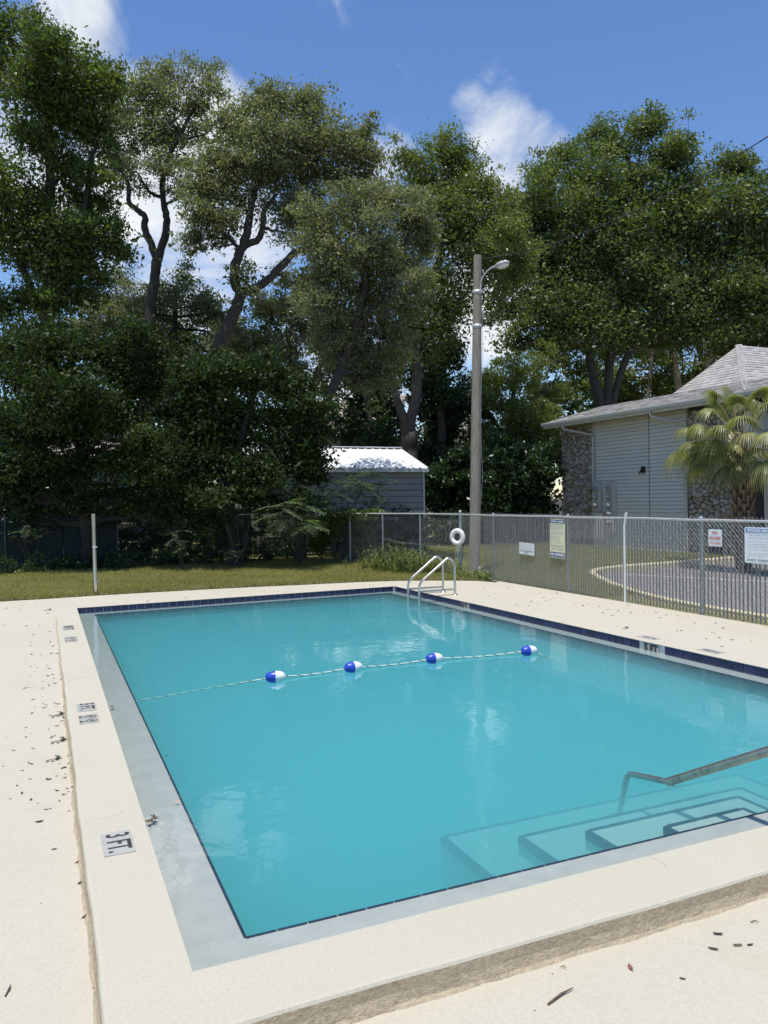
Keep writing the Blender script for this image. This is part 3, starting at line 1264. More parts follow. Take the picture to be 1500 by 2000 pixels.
mb = MB()
mb.tube([(XF, 17.08, RAIL_Z)] + [(XF, yv, RAIL_Z + wob(yv, .4, .004)) for yv in np.arange(16.5, 3.2, -.5)], .021, 10)
mb.build('top_rail', M_galv2, fence)
wire_panel((XF - .02, 17.0, 0), (XF - .02, 3.4, 0), -.02, RAIL_Z + .02, fence)
# slats woven through the mesh
slat_me = MB()
slat_me.box(-.004, .004, -.012, .012, 0, 1.46)
slat_mesh = slat_me.mesh('slat')
slat_mesh.materials.append(M_slat)
yy = 15.9
i = 0
while yy > 3.6:
    o = bpy.data.objects.new('slat', slat_mesh)
    COL.objects.link(o)
    o.parent = fence
    o.matrix_parent_inverse = Matrix.Translation(-fence.location)
    o.location = (XF + .006 + .004 * math.sin(i * 1.7), yy, .01 + .01 * math.sin(i * 2.9))
    o.rotation_euler = (.006 * math.sin(i * 3.1), 0, .12 * math.sin(i * 5.3))
    yy -= .075
    i += 1

# corner and back fence
cor = Vector((XF, 17.08, 0))
fence2 = empty('chain_link_fence', cor, 'bare chain link fence running back from the life ring post', 'fence')
bk = [cor, G(820, 1003.5, 1.5), G(747, 1003.3, 1.5), G(683, 1003.3, 1.5), G(652, 1003, 1.5)]
bk = [Vector((p.x, p.y, 0)) for p in bk]
mb = MB()
mb.tube([cor + Vector((.02, 0, -.3)), cor + Vector((.02, 0, 1.56))], .036, 12)
mb.lathe(cor + Vector((.02, 0, 1.56)), (0, 0, 1), [(0, .042), (.03, .038), (.05, .012), (.051, .001)], 12)
mb.build('fence_post', M_galv, fence2)
for p in bk[1:4]:
    mb = MB()
    mb.tube([p + Vector((0, 0, -.3)), p + Vector((0, 0, 1.50))], .024, 10)
    mb.build('fence_post', M_galv, fence2)
mb = MB()
mb.tube([p + Vector((0, 0, RAIL_Z)) for p in bk], .020, 8)
mb.build('top_rail', M_galv2, fence2)
for i in range(4):
    wire_panel(bk[i] + Vector((0, 0, 0)), bk[i + 1], .0, RAIL_Z + .02, fence2, .0019)
mb = MB()
mb.tube([bk[2] + Vector((-.02, 0, .78)), bk[1].lerp(bk[2], .5) + Vector((-.02, 0, .70)), bk[1] + Vector((-.02, 0, .66)), cor + Vector((-.02, .3, .62))], .005, 5)
mb.build('tension_wire', M_wire, fence2)

# screened fence behind the shrubs
sf = [bk[4], Vector((7.3, 23.9, 0)), Vector((2, 24.3, 0)), Vector((-4, 24.6, 0)), Vector((-14, 25, 0))]
fence3 = empty('screen_fence', sf[1], 'dark chain link fence with torn green privacy screen under the trees', 'fence')
for i in range(1, len(sf)):
    a, b = sf[i - 1], sf[i]
    wire_panel(a, b, .05, 1.62, fence3, .0022, mat=M_darkpost)
    m = max(1, int((b - a).length / 2.6))
    for k in range(m):
        p = a.lerp(b, k / m)
        mb = MB()
        mb.tube([p + Vector((0, 0, -.2)), p + Vector((0, 0, 1.66))], .026, 8)
        mb.build('fence_post', M_darkpost, fence3)
    if i > 1:
        m = max(1, int((b - a).length / 1.3))
        d = (b - a) / m
        for k in range(m):
            if rng.random() < .16:
                continue
            p = a + d * k + Vector((0, .06, 0))
            z1 = 1.5 + rng.uniform(-.12, .08)
            z0 = .08 + (rng.random() < .2) * rng.uniform(.1, .5)
            mb = MB()
            mb.frame_box(p + Vector((0, 0, z0)), d * (.98 if rng.random() < .8 else .85), Vector((0, .004, 0)), Vector((0, 0, z1 - z0)))
            mb.build('privacy_screen', M_screen, fence3)

# ------------------------------------------------------------------ life ring on the corner post
rc = AX(893.5, 1049, 9.42)
ring = empty('life_ring', rc, 'white life ring hanging on the corner fence post', 'life ring')
mb = MB()
R, r_ = .158, .062
ux, uz = Vector((.60, -.80, 0)).normalized(), Vector((0, 0, 1))
ux = Vector((.50, -.866, 0))
nr = ux.cross(uz)
pts = []
n1, n2 = 40, 14
vs, fsx = [], []
for i in range(n1):
    a = 2 * math.pi * i / n1
    e = ux * math.cos(a) + uz * math.sin(a)
    cc = rc + e * R
    for k in range(n2):
        b_ = 2 * math.pi * k / n2
        vs.append(cc + e * (r_ * math.cos(b_)) + nr * (r_ * .8 * math.sin(b_)))
for i in range(n1):
    for k in range(n2):
        fsx.append((i * n2 + k, i * n2 + (k + 1) % n2, ((i + 1) % n1) * n2 + (k + 1) % n2, ((i + 1) % n1) * n2 + k))
mb.faces(vs, fsx, True)
mb.build('ring', M_whiteplastic, ring)
mb = MB()
lp = []
for k in range(26):
    t_ = k / 25
    lp.append(rc + Vector((.02 + .05 * math.sin(t_ * 2 * math.pi), -.05 + .06 * math.sin(t_ * 4.1), -.2 - .42 * (1 - abs(2 * t_ - 1)) ** .8)))
mb.tube(lp, .008, 6)
lp2 = [p + Vector((-.03, .05, .03)) for p in lp]
mb.tube(lp2, .008, 6)
mb.build('throw_rope', M_rope, ring)

# white stub pipe
c = G(937, 1118)
pp = empty('vent_pipe', c, 'short white capped pipe in the grass by the fence', 'pipe')
mb = MB()
mb.tube([(c.x, c.y, -.05), (c.x, c.y, .12)], .030, 12)
mb.build('pipe', M_whiteplastic, pp)
mb = MB()
mb.tube([(c.x, c.y, .10), (c.x, c.y, .145)], .038, 12)
mb.build('cap', M_whiteplastic, pp)


# ------------------------------------------------------------------ signs
def sign(name, y0, y1, z0, z1, label, board_mat, build_fn, x=XF - .045, tilt=0.0):
    """board facing -x; reading direction is -y"""
    root = empty(name, (x, (y0 + y1) / 2, (z0 + z1) / 2), label, 'sign')
    W_, H_ = y1 - y0, z1 - z0
    c = Vector((x, (y0 + y1) / 2, (z0 + z1) / 2))
    ux = Vector((0, -math.cos(tilt), math.sin(tilt)))
    uy = Vector((0, math.sin(tilt), math.cos(tilt)))
    nz = Vector((-1, 0, 0))
    mb = MB()
    rad = .018
    out = []
    for (sx, sy, a0) in ((1, 1, 0), (-1, 1, 90), (-1, -1, 180), (1, -1, 270)):
        for k in range(4):
            a = math.radians(a0 + k * 30)
            out.append((sx * (W_ / 2 - rad) + rad * math.cos(a), sy * (H_ / 2 - rad) + rad * math.sin(a)))
    mb.prism(out, lambda u, v, d: c + ux * u + uy * v + nz * d, -.004, 0)
    mb.build('board', board_mat, root)

    def panel(u0, u1, v0, v1, mat, nm='panel', d=.003):
        m2 = MB()
        o = c + ux * ((u0 - .5) * W_) + uy * ((v0 - .5) * H_) + nz * .0008
        m2.frame_box(o, ux * ((u1 - u0) * W_), uy * ((v1 - v0) * H_), nz * d)
        m2.build(nm, mat, root)

    def txt(s, u, v, h, w, mat, bold=.002, d=.0055):
        me = text_mesh(s, h * H_ * 1.35, w * W_, bold)
        place(me, 'lettering', mat, root, c + ux * ((u - .5) * W_) + uy * ((v - .5) * H_) + nz * d, ux, uy, nz)

    def lines(v_list, u0, u1, h, mat):
        m2 = MB()
        for (v, ue) in v_list:
            u = u0
            while u < ue:
                wl_ = rng.uniform(.04, .12)
                w2 = min(wl_, ue - u)
                o = c + ux * ((u - .5) * W_) + uy * ((v - .5) * H_) + nz * .0012
                nn_ = max(1, int(w2 / .02))
                for q in range(nn_):
                    oo = o + ux * (q * w2 / nn_ * W_)
                    m2.frame_box(oo, ux * (w2 / nn_ * .62 * W_), uy * (h * H_ * rng.uniform(.6, 1)), nz * .0005)
                u += w2 + .03
        m2.build('small_print', mat, root)['kind'] = 'stuff'

    build_fn(panel, txt, lines)
    # tie wires
    m2 = MB()
    for (u, v) in ((.06, .94), (.94, .94), (.06, .06), (.94, .06)):
        o = c + ux * ((u - .5) * W_) + uy * ((v - .5) * H_)
        m2.tube([o + nz * .008, o - nz * .05], .004, 5)
    m2.build('tie_wire', M_wire, root)
    return root


def s_white(panel, txt, lines):
    lines([(.86, .93), (.72, .96), (.58, .90), (.45, .86)], .08, .9, .055, M_grey_print)
    txt("POOL MAXIMUM DEPTH", .5, .29, .10, .90, M_black, .001)
    txt("FEET", .5, .12, .09, .24, M_black, .001)


def s_yellow(panel, txt, lines):
    panel(0.02, .98, .905, .985, M_navy)
    txt("POOL  RULES", .5, .943, .040, .80, M_board, .003)
    panel(0.02, .98, .05, .16, M_navy)
    panel(.0, 1.0, .0, .035, M_galv)
    txt("NO DIVING", .5, .103, .064, .88, M_board, .004)
    lines([(.86, .90), (.825, .80), (.79, .86), (.755, .85), (.72, .62), (.66, .94), (.625, .80), (.59, .45), (.54, .36), (.50, .32), (.455, .66), (.40, .80)], .07, .9, .018, M_grey_print)
    lines([(.54, .66), (.50, .66)], .46, .66, .018, M_grey_print)
    txt("POOL MAXIMUM DEPTH", .5, .315, .034, .86, M_grey_print, .001)
    txt("FEET      INCHES", .54, .235, .034, .72, M_grey_print, .001)


def s_glass(panel, txt, lines):
    txt("NO", .5, .79, .17, .46, M_red_print, .003)
    txt("GLASS", .5, .48, .17, .84, M_red_print, .003)
    txt("CONTAINERS", .5, .17, .13, .88, M_red_print, .001)


def s_blue(panel, txt, lines):
    panel(.03, .97, .86, .965, M_blue_print)
    txt("POOL RULES", .5, .908, .062, .82, M_board, .003)
    lines([(.77, .86), (.70, .80), (.60, .90), (.52, .70), (.45, .92), (.37, .88), (.27, .9), (.21, .62)], .12, .9, .016, M_grey_print)
    txt("NO DIVING", .5, .085, .055, .84, M_grey_print, .002)


def yz(px, py):
    p = AX(px, py, XF - .045)
    return p.y, p.z


a, b = yz(1014, 1058), yz(1043.5, 1084)
sign('warning_sign', b[0], a[0], .672, .925, 'small white pool depth notice on the fence beside the yellow sign', M_board, s_white, tilt=-.03)
a, b = yz(1073.5, 1014), yz(1104, 1093.5)
sign('pool_rules_sign', b[0], a[0], .655, 1.452, 'pale yellow pool rules sign with navy NO DIVING band', M_yellow, s_yellow, tilt=-.02)
a, b = yz(1383.5, 1034), yz(1410, 1068)
sign('no_glass_sign', b[0], a[0], 1.098, 1.362, 'small white NO GLASS CONTAINERS sign with faded red letters', M_board, s_glass)
a = yz(1454, 1029)
sign('pool_rules_sign', a[0] - .62, a[0], .885, 1.412, 'large faded white pool rules sign with blue heading on the fence', M_board, s_blue)

# ------------------------------------------------------------------ utility pole with lamp
pb, pt = P(927, 1114, 20.8), P(933, 499, 20.8)
pb.z = -.2
up_ = empty('utility_pole', (pb.x, pb.y, 0), 'tall weathered wooden pole carrying a street lamp behind the fence', 'utility pole')
mb = MB()
mb.tube([pb.lerp(pt, t_) for t_ in np.linspace(0, 1, 14)], [.155 - .045 * t_ for t_ in np.linspace(0, 1, 14)], 16)
mb.build('pole', M_pole, up_)
k1, k2, k3 = P(939, 560, 20.65), P(940, 545, 20.6), P(968, 519, 20.3)
mb = MB()
mb.tube(arc([P(937, 572, 20.65), k1, k2, P(953, 527, 20.45), k3], .2, 5), .022, 10)
mb.build('arm', M_galv2, up_)
mb = MB()
a, b = P(963, 523, 20.35), P(994, 511, 20.05)
d = (b - a)
L = d.length
d.normalize()
prof = [(0, .03), (.06, .05), (L * .35, .105), (L * .6, .13), (L * .85, .105), (L * .97, .05), (L, .002)]
sd = d.cross(Vector((0, 0, 1))).normalized()
upn = sd.cross(d)
vs, fsx = [], []
for (h, r_) in prof:
    for k in range(16):
        an = 2 * math.pi * k / 16
        vs.append(a + d * h + sd * (r_ * 1.05 * math.cos(an)) + upn * (r_ * .62 * math.sin(an)))
for i in range(len(prof) - 1):
    for k in range(16):
        fsx.append((i * 16 + k, i * 16 + (k + 1) % 16, (i + 1) * 16 + (k + 1) % 16, (i + 1) * 16 + k))
mb.faces(vs, fsx, True)
hd = mb.build('lamp_head', M_galv2, up_)
mb = MB()
vs, fsx = [], []
for i in range(7):
    rr = math.cos(i / 6 * math.pi / 2)
    for k in range(14):
        an = 2 * math.pi * k / 14
        vs.append(a + d * (L * .62 + .17 * rr * math.cos(an)) + sd * (.10 * rr * math.sin(an)) - upn * (.05 + .07 * math.sin(i / 6 * math.pi / 2)))
for i in range(6):
    for k in range(14):
        fsx.append((i * 14 + k, i * 14 + (k + 1) % 14, (i + 1) * 14 + (k + 1) % 14, (i + 1) * 14 + k))
mb.faces(vs, fsx, True)
mb.build('lens', M_whiteplastic, hd)
for py in (571, 638):
    q = P(932.5, py, 20.8)
    t_ = (q.z - pb.z) / (pt.z - pb.z)
    cc = pb.lerp(pt, t_)
    rr = .155 - .045 * t_
    mb = MB()
    mb.lathe(cc - Vector((0, 0, .05)), (0, 0, 1), [(0, rr), (0, rr + .008), (.1, rr + .008), (.1, rr)], 16)
    mb.build('metal_band', M_galv2, up_)
mb = MB()
mb.tube([P(940, 585, 20.7), P(943, 640, 20.7), P(941, 720, 20.7), P(939, 800, 20.7), P(940, 880, 20.7), P(943, 930, 20.7), P(938, 985, 20.7)], .006, 5)
mb.build('ground_wire', M_galv, up_)
# overhead wire
mb = MB()
q0, q1 = P(936, 470 + 36, 20.8), P(1640, 172, 13)
wpts = []
for k in range(31):
    t_ = k / 30
    p = P(936, 506, 20.8).lerp(q1, t_)
    p.z -= .55 * 4 * t_ * (1 - t_)
    wpts.append(p)
mb.tube(wpts, .011, 6)
o = mb.build('overhead_wire', M_black)
tag(o, 'thin black overhead cable crossing the sky in front of the tall trees', 'cable')

# ------------------------------------------------------------------ stone and siding building
XB = 19.8
bld = empty('clubhouse', (XB, 21, 0), 'grey sided building with field stone piers and shingled roof beyond the fence', 'building')


def fy(px, py=900):
    return AX(px, py, XB).y


Y_st0, Y_st1 = 24.72, 26.75          # far stone pier
Y_sd0, Y_sd1 = 19.90, 24.62          # siding
Y_s20, Y_s21 = 17.75, 19.82          # near stone pier
ZT = 5.0
mb = MB()
mb.box(XB + .06, XB + 11, 17.75, 26.75, -.3, ZT)
mb.box(XB + 1.2, XB + 11, 11, 17.75, -.3, ZT)
mb.build('wall', M_mortar, bld)
# lap siding boards
mb = MB()
nb = 38
ph = (ZT + .1) / nb
for k in range(nb):
    z0 = -.05 + k * ph
    for (ya, yb) in ((Y_sd0, 21.62), (21.645, Y_sd1)):
        mb.faces([(XB - .018, ya, z0 + .008), (XB - .018, yb, z0 + .008), (XB + .015, yb, z0 + ph), (XB + .015, ya, z0 + ph), (XB + .05, ya, z0 + .009), (XB + .05, yb, z0 + .009)],
                 [(0, 1, 2, 3)[::-1], (0, 1, 5, 4)])
sdg = mb.build('siding', M_siding, bld)
sdg['kind'] = 'stuff'
mb = MB()
mb.box(XB - .005, XB + .05, 21.62, 21.645, -.05, ZT)
mb.build('seam_strip', M_mortar, bld)
for ya, yb in ((Y_sd1 + .002, Y_sd1 + .10), (Y_sd0 - .08, Y_sd0 - .002)):
    mb = MB()
    mb.box(XB - .035, XB + .06, ya, yb, -.05, ZT)
    mb.build('corner_trim', M_trimwhite, bld)


def voronoi(pts, box):
    (u0, u1, v0, v1) = box
    pts = np.array(pts)
    cells = []
    for i, p in enumerate(pts):
        poly = [(u0, v0), (u1, v0), (u1, v1), (u0, v1)]
        d = np.hypot(*(pts - p).T)
        for j in np.argsort(d)[1:16]:
            q = pts[j]
            m = (p + q) / 2
            n_ = q - p
            out = []
            for k in range(len(poly)):
                a, b = np.array(poly[k]), np.array(poly[(k + 1) % len(poly)])
                da, db = (a - m) @ n_, (b - m) @ n_
                if da <= 0:
                    out.append(tuple(a))
                if (da < 0 < db) or (db < 0 < da):
                    out.append(tuple(a + (b - a) * (da / (da - db))))
            poly = out
            if len(poly) < 3:
                break
        if len(poly) >= 3:
            cells.append(poly)
    return cells


def inset(poly, g):
    c = np.mean(np.array(poly), axis=0)
    out = []
    for p in poly:
        v = np.array(p) - c
        L_ = np.hypot(*v)
        out.append(tuple(c + v * max(.3, 1 - g / max(L_, 1e-3))))
    # knock the corners off
    o2 = []
    for k in range(len(out)):
        a, b, c_ = np.array(out[k - 1]), np.array(out[k]), np.array(out[(k + 1) % len(out)])
        o2.append(tuple(b + (a - b) * .22))
        o2.append(tuple(b + (c_ - b) * .22))
    return o2


def stone_wall(y0, y1, z0, z1, su, sv):
    pts = []
    tries = 0
    while tries < 4000:
        tries += 1
        q = (rng.uniform(y0, y1), rng.uniform(z0, z1))
        md = su * (.42 + .75 * rng.random() ** 2)
        if all((q[0] - a_) ** 2 + ((q[1] - b_) * su / sv) ** 2 > md * md for a_, b_ in pts):
            pts.append(q)
    for poly in voronoi(pts, (y0, y1, z0, z1)):
        poly = inset(poly, rng.uniform(.006, .028))
        dep = rng.uniform(.03, .14)
        m2 = MB()
        tl = rng.uniform(-.05, .05)
        cu, cv = np.mean(np.array(poly), axis=0)
        m2.prism(poly, lambda u, v, d: Vector((XB + .06 - d - (tl * (v - cv) * 1.2 if d > 0 else 0), u, v)), -.02, dep, .03)
        m2.build('stone', M_stone, bld)


stone_wall(Y_st0 + .02, Y_st1, .2, ZT - .05, .34, .25)
stone_wall(Y_s20, Y_s21, .2, ZT - .3, .33, .24)
# doorway recess right of the near pier
mb = MB()
mb.box(XB + 1.12, XB + 1.19, 15.2, 17.7, 0, 2.7)
mb.build('door', M_dark, bld)
for (x0, x1, y0, y1, z0, z1) in ((XB - .02, XB + .10, 16.62, 16.80, 0, 4.7), (XB + .02, XB + .08, 16.80, 17.74, 2.62, 2.74)):
    mb = MB()
    mb.box(x0, x1, y0, y1, z0, z1)
    mb.build('door_trim', M_trimwhite, bld)
mb = MB()
for k in range(9):
    z0 = 2.76 + k * .21
    mb.faces([(XB + .03, 16.82, z0), (XB + .03, 17.73, z0), (XB + .055, 17.73, z0 + .21), (XB + .055, 16.82, z0 + .21)], [(3, 2, 1, 0)])
mb.build('transom_siding', M_siding, bld)
# meter banks
for (ya, yb, zt, n_m) in ((24.15, 24.56, 2.46, 3), (23.35, 23.80, 2.46, 5)):
    mb = MB()
    mb.box(XB - .16, XB - .015, ya, yb, .55 if n_m == 5 else 1.3, zt)
    mbk_ = mb.build('meter_bank', M_trimwhite, bld)
    for k in range(n_m):
        z = zt - .28 - k * .32
        mb = MB()
        mb.lathe((XB - .16, (ya + yb) / 2, z), (-1, 0, 0), [(0, .115), (.03, .115), (.035, .10), (.10, .095), (.125, .07), (.13, .002)], 14)
        mb.build('meter', M_grey_print, mbk_)
mb = MB()
mb.box(XB - .18, XB - .015, 23.98, 24.5, .3, 1.28)
mb.build('meter_cabinet', M_trimwhite, bld)
mb = MB()
mb.box(XB - .10, XB - .03, 21.80, 21.95, 2.72, 2.95)
mb.tube([(XB - .08, 21.85, 2.9), (XB - .10, 22.05, 2.7)], .03, 6)
mb.build('wall_fixture', M_dark, bld)
# roof: fascia/gutter, soffit, low skirt, steep hip
XE, ZE = 19.2, 4.93
XU, ZU = 20.8, 5.53
yN, yF = 18.42, 21.48
yE0, yE1 = 12.0, 27.15
mb = MB()
mb.box(XE - .10, XE, yE0, yE1, ZE - .10, ZE + .02)
mb.box(XE - .12, XE - .10, yE0, yE1, ZE - .02, ZE + .03)
mb.box(XE, XE + .02, yE0, yE1, ZE - .20, ZE - .02)
mb.build('gutter', M_gutter, bld)
mb = MB()
mb.box(XE + .02, XB + .06, yE0, yE1, ZE - .12, ZE - .09)
mb.build('soffit', M_trimwhite, bld)
for (yg, yd) in ((25.75, 24.60), (20.85, 19.80), (16.95, 16.3)):
    mb = MB()
    mb.tube(arc([(XE - .05, yg, ZE - .09), (XE - .05, yg, ZE - .32), (XB - .10, yd, ZE - .62), (XB - .10, yd, .1)], .1, 5), .045, 8)
    mb.build('downspout', M_trimwhite, bld)


def shingles(name, a0, a1, b0, b1, course=.14):
    """roof plane between eave a0-a1 and top b0-b1, laid in overlapping courses of separate tabs"""
    a0, a1, b0, b1 = map(Vector, (a0, a1, b0, b1))
    H = ((b0 + b1) / 2 - (a0 + a1) / 2).length
    n = max(1, int(H / course))
    nrm = (a1 - a0).cross(b0 - a0 if (b0 - a0).length > (b1 - a0).length * .2 else b1 - a0).normalized()
    if nrm.z < 0:
        nrm = -nrm
    V, R = [], []
    for k in range(n):
        t0, t1 = k / n, min(1.0, (k + 1.12) / n)
        l0, l1 = a0.lerp(b0, t0), a1.lerp(b1, t0)
        u0_, u1_ = a0.lerp(b0, t1), a1.lerp(b1, t1)
        L_ = (l1 - l0).length
        m = max(1, int(L_ / .31))
        offs = rng.uniform(0, 1) / m
        cuts = [0] + [min(1, (q + offs * m) / m) for q in range(m)] + [1]
        for q in range(len(cuts) - 1):
            s0, s1 = cuts[q], cuts[q + 1]
            if s1 - s0 < 1e-4:
                continue
            lift = .012 + rng.uniform(0, .012)
            p0 = l0.lerp(l1, s0) + nrm * lift
            p1 = l0.lerp(l1, s1 - .008 / max(L_, .05) if s1 < 1 else 1) + nrm * lift
            p2 = u0_.lerp(u1_, s1 - .008 / max(L_, .05) if s1 < 1 else 1) + nrm * .003
            p3 = u0_.lerp(u1_, s0) + nrm * .003
            c = rng.random()
            V += [p0, p1, p2, p3, p0 - nrm * .02, p1 - nrm * .02, p1, p0]
            R += [c, c * .3]
    me = fast_mesh(name, np.array([tuple(v) for v in V]), 4, {'rnd': R})
    o = link(name, me, M_shingle, bld)
    o['kind'] = 'stuff'
    return o


shingles('shingles', (XE - .03, yE0, ZE + .03), (XE - .03, yE1, ZE + .03), (XU, yE0, ZU), (XU, yE1 - 1.6, ZU))
apx = Vector((22.32, 19.95, 7.08))
ridge = Vector((30.0, 19.95, 7.08))
shingles('shingles', (XU, yN, ZU), (XU, yF, ZU), apx, apx + Vector((0, .01, 0)))
shingles('shingles', (XU, yN, ZU), (31, yN, ZU), apx, ridge)
mb = MB()
mb.poly([(XU, yE0, ZU - .02), (31, yE0, ZU - .02), (31, yE1 - 1.6, ZU - .02), (XU, yE1 - 1.6, ZU - .02)])
mb.poly([(XU, yF, ZU), (31, yF, ZU), ridge, apx])
mb.poly([(XE, yE1, ZE), (XU, yE1 - 1.6, ZU), (31, yE1 - 1.6, ZU), (31, yE1, ZE)])
M_flatroof = simple('grey_roofing', (.30, .29, .28), .9, var=.15, scale=5)
mb.build('roof_deck', M_flatroof, bld)
mb = MB()
for (a, b) in ((Vector((XU, yN, ZU + .02)), apx + Vector((0, 0, .02))), (Vector((XE - .02, yN - 1.6, ZE + .05)), Vector((XU, yN, ZU + .02)))):
    n = int((b - a).length / .16)
    for k in range(n):
        p, q = a.lerp(b, k / n), a.lerp(b, (k + 1.1) / n)
        sd = (q - p).cross(Vector((0, 0, 1))).normalized() * .11
        up3 = Vector((0, 0, .014))
        mb.poly([p - sd, p + up3 * 1.6, q + up3, q - sd])
        mb.poly([p + up3 * 1.6, p + sd, q + sd, q + up3])
mb.build('hip_cap', M_flatroof, bld)

# ------------------------------------------------------------------ grey shed with metal roof
YS = 25.6
sR, sL = AY(826, 930, YS), AY(508, 930, YS)
zEv = AY(826, 915, YS).z
zRd = AY(785, 877, YS + 2.2).z
shed = empty('shed', ((sL.x + sR.x) / 2, YS, 0), 'grey sided shed with a bright white ribbed metal roof', 'shed')
mb = MB()
mb.box(sL.x, sR.x, YS + .03, YS + 4.4, -.1, zEv - .05)
mb.poly([(sR.x, YS + .03, zEv - .05), (sR.x, YS + 4.4, zEv - .05), (sR.x, YS + 2.2, zRd - .05)])
mb.build('wall', M_shed, shed)
nb = 13
for k in range(nb):
    z0 = .02 + k * (zEv - .12) / nb
    z1 = .02 + (k + 1) * (zEv - .12) / nb
    mb = MB()
    mb.faces([(sL.x, YS - .02, z0), (sR.x, YS - .02, z0), (sR.x, YS - .005, z1 - .05), (sL.x, YS - .005, z1 - .05), (sR.x, YS + .025, z1 - .012), (sL.x, YS + .025, z1 - .012), (sR.x, YS + .025, z0), (sL.x, YS + .025, z0)],
             [(0, 1, 2, 3), (3, 2, 4, 5), (7, 6, 1, 0)])
    mb.build('siding_panel', M_shed, shed)
mb = MB()
mb.box(sR.x - .02, sR.x + .05, YS - .04, YS + .03, 0, zEv - .08)
mb.build('corner_trim', M_trimwhite, shed)
x0, x1 = sL.x - .15, sR.x + .16
npan = int((x1 - x0) / .30)
for side in (-1, 1):
    for k in range(npan):
        xa, xb = x0 + (x1 - x0) * k / npan, x0 + (x1 - x0) * (k + 1) / npan
        y_e, y_r = (YS - .16, YS + 2.2) if side < 0 else (YS + 4.55, YS + 2.2)
        mb = MB()
        sec = [(xa, 0), (xb - .07, 0), (xb - .05, .035), (xb - .02, .035), (xb, 0)]
        for q in range(4):
            (u0_, h0), (u1_, h1) = sec[q], sec[q + 1]
            pp_ = [(u0_, y_e, zEv + h0), (u1_, y_e, zEv + h1), (u1_, y_r, zRd + h1), (u0_, y_r, zRd + h0)]
            mb.poly(pp_ if side < 0 else pp_[::-1])
        mb.build('roof_panel', M_shedroof, shed)
mb = MB()
mb.box(x0, x1, YS - .18, YS - .15, zEv - .14, zEv + .0)
mb.build('fascia', M_trimwhite, shed)
mb = MB()
mb.box(x0, x1, YS + 2.1, YS + 2.3, zRd + .036, zRd + .07)
mb.build('ridge_cap', M_shedroof, shed)

# ------------------------------------------------------------------ houses far behind


def house(label, pxl, pxr, D, py_eave, py_ridge, py_ridge_x, wall_m, roof_m, py_base=1010):
    a, b = P(pxl, py_eave, D), P(pxr, py_eave, D)
    r0_, r1_ = P(py_ridge_x[0], py_ridge, D + 4), P(py_ridge_x[1], py_ridge, D + 4)
    root = empty('house', ((a.x + b.x) / 2, (a.y + b.y) / 2, 0), label, 'house')
    back = (fwd.copy())
    back.z = 0
    back.normalize()
    za = (a.z + b.z) / 2
    a.z = b.z = za
    rz = (r0_.z + r1_.z) / 2
    r0_.z = r1_.z = rz
    mb = MB()
    wa, wb = a + back * .5, b + back * .5
    ws = [wa, wb, wb + back * 7, wa + back * 7]
    for k in range(4):
        p, q = ws[k], ws[(k + 1) % 4]
        mb.poly([(p.x, p.y, -.3), (q.x, q.y, -.3), (q.x, q.y, za), (p.x, p.y, za)])
    mb.build('wall', wall_m, root)
    # boards
    mb = MB()
    nb_ = int(za / .2)
    d = (wb - wa)
    for k in range(nb_):
        z0 = k * .2
        p = wa - back * .02
        q = wb - back * .02
        mb.poly([(p.x, p.y, z0), (q.x, q.y, z0), (q.x + back.x * .018, q.y + back.y * .018, z0 + .2), (p.x + back.x * .018, p.y + back.y * .018, z0 + .2)])
    mb.build('siding', wall_m, root)
    mb = MB()
    n = 14
    for k in range(n):
        t0, t1 = k / n, (k + 1) / n
        up3 = Vector((0, 0, .03))
        mb.poly([a.lerp(r0_, t0) + up3, b.lerp(r1_, t0) + up3, b.lerp(r1_, t1), a.lerp(r0_, t1)])
        mb.poly([a.lerp(r0_, t0), b.lerp(r1_, t0), b.lerp(r1_, t0) + up3, a.lerp(r0_, t0) + up3])
    ab, bb = a + back * 8, b + back * 8
    mb.poly([b, bb, r1_])
    mb.poly([ab, a, r0_])
    mb.poly([bb, ab, r0_, r1_])
    mb.build('roof', roof_m, root)
    mb = MB()
    mb.frame_box(a - back * .04 + Vector((0, 0, -.18)), b - a, back * .03, Vector((0, 0, .16)))
    mb.build('fascia', M_trimwhite, root)
    return root


M_tanroof = simple('tan_shingle', (.36, .31, .26), .9, var=.15, scale=9, fine=.3)
M_lightwall = simple('pale_green_wall', (.30, .34, .27), .8, var=.05)
house('house with tan shingled roof peeping out above the metal shed', 560, 720, 46, 850, 772, (690, 800), M_beige, M_tanroof)
house('house with tan roof edge and pale wall behind the utility pole', 850, 1010, 46, 858, 832, (880, 960), M_lightwall, M_tanroof)
house('beige house mostly hidden behind the dense trees at the left', 118, 292, 33, 890, 850, (60, 330), M_beige, M_tanroof)

# ------------------------------------------------------------------ trees


def unit(n):
    v = rng.normal(size=(n, 3))
    return v / np.linalg.norm(v, axis=1, keepdims=True)


def leaf_polys(c, L, W, up_bias=.35, droop=.0):
    """rhombic leaves with a folded mid rib: two triangles each"""
    n = len(c)
    nr = unit(n)
    nr[:, 2] = nr[:, 2] + up_bias
    nr /= np.linalg.norm(nr, axis=1, keepdims=True)
    a = unit(n)
    a[:, 2] -= droop
    a -= nr * np.sum(a * nr, axis=1, keepdims=True)
    a /= np.linalg.norm(a, axis=1, keepdims=True) + 1e-9
    b = np.cross(nr, a)
    L = np.broadcast_to(L, n)[:, None]
    W = np.broadcast_to(W, n)[:, None]
    p0 = c - a * L * .5
    p1 = c + b * W * .5 - a * L * .05
    p2 = c + a * L * .5
    p3 = c - b * W * .5 - a * L * .05
    return np.stack([p0, p1, p2, p3], axis=1).reshape(-1, 3)


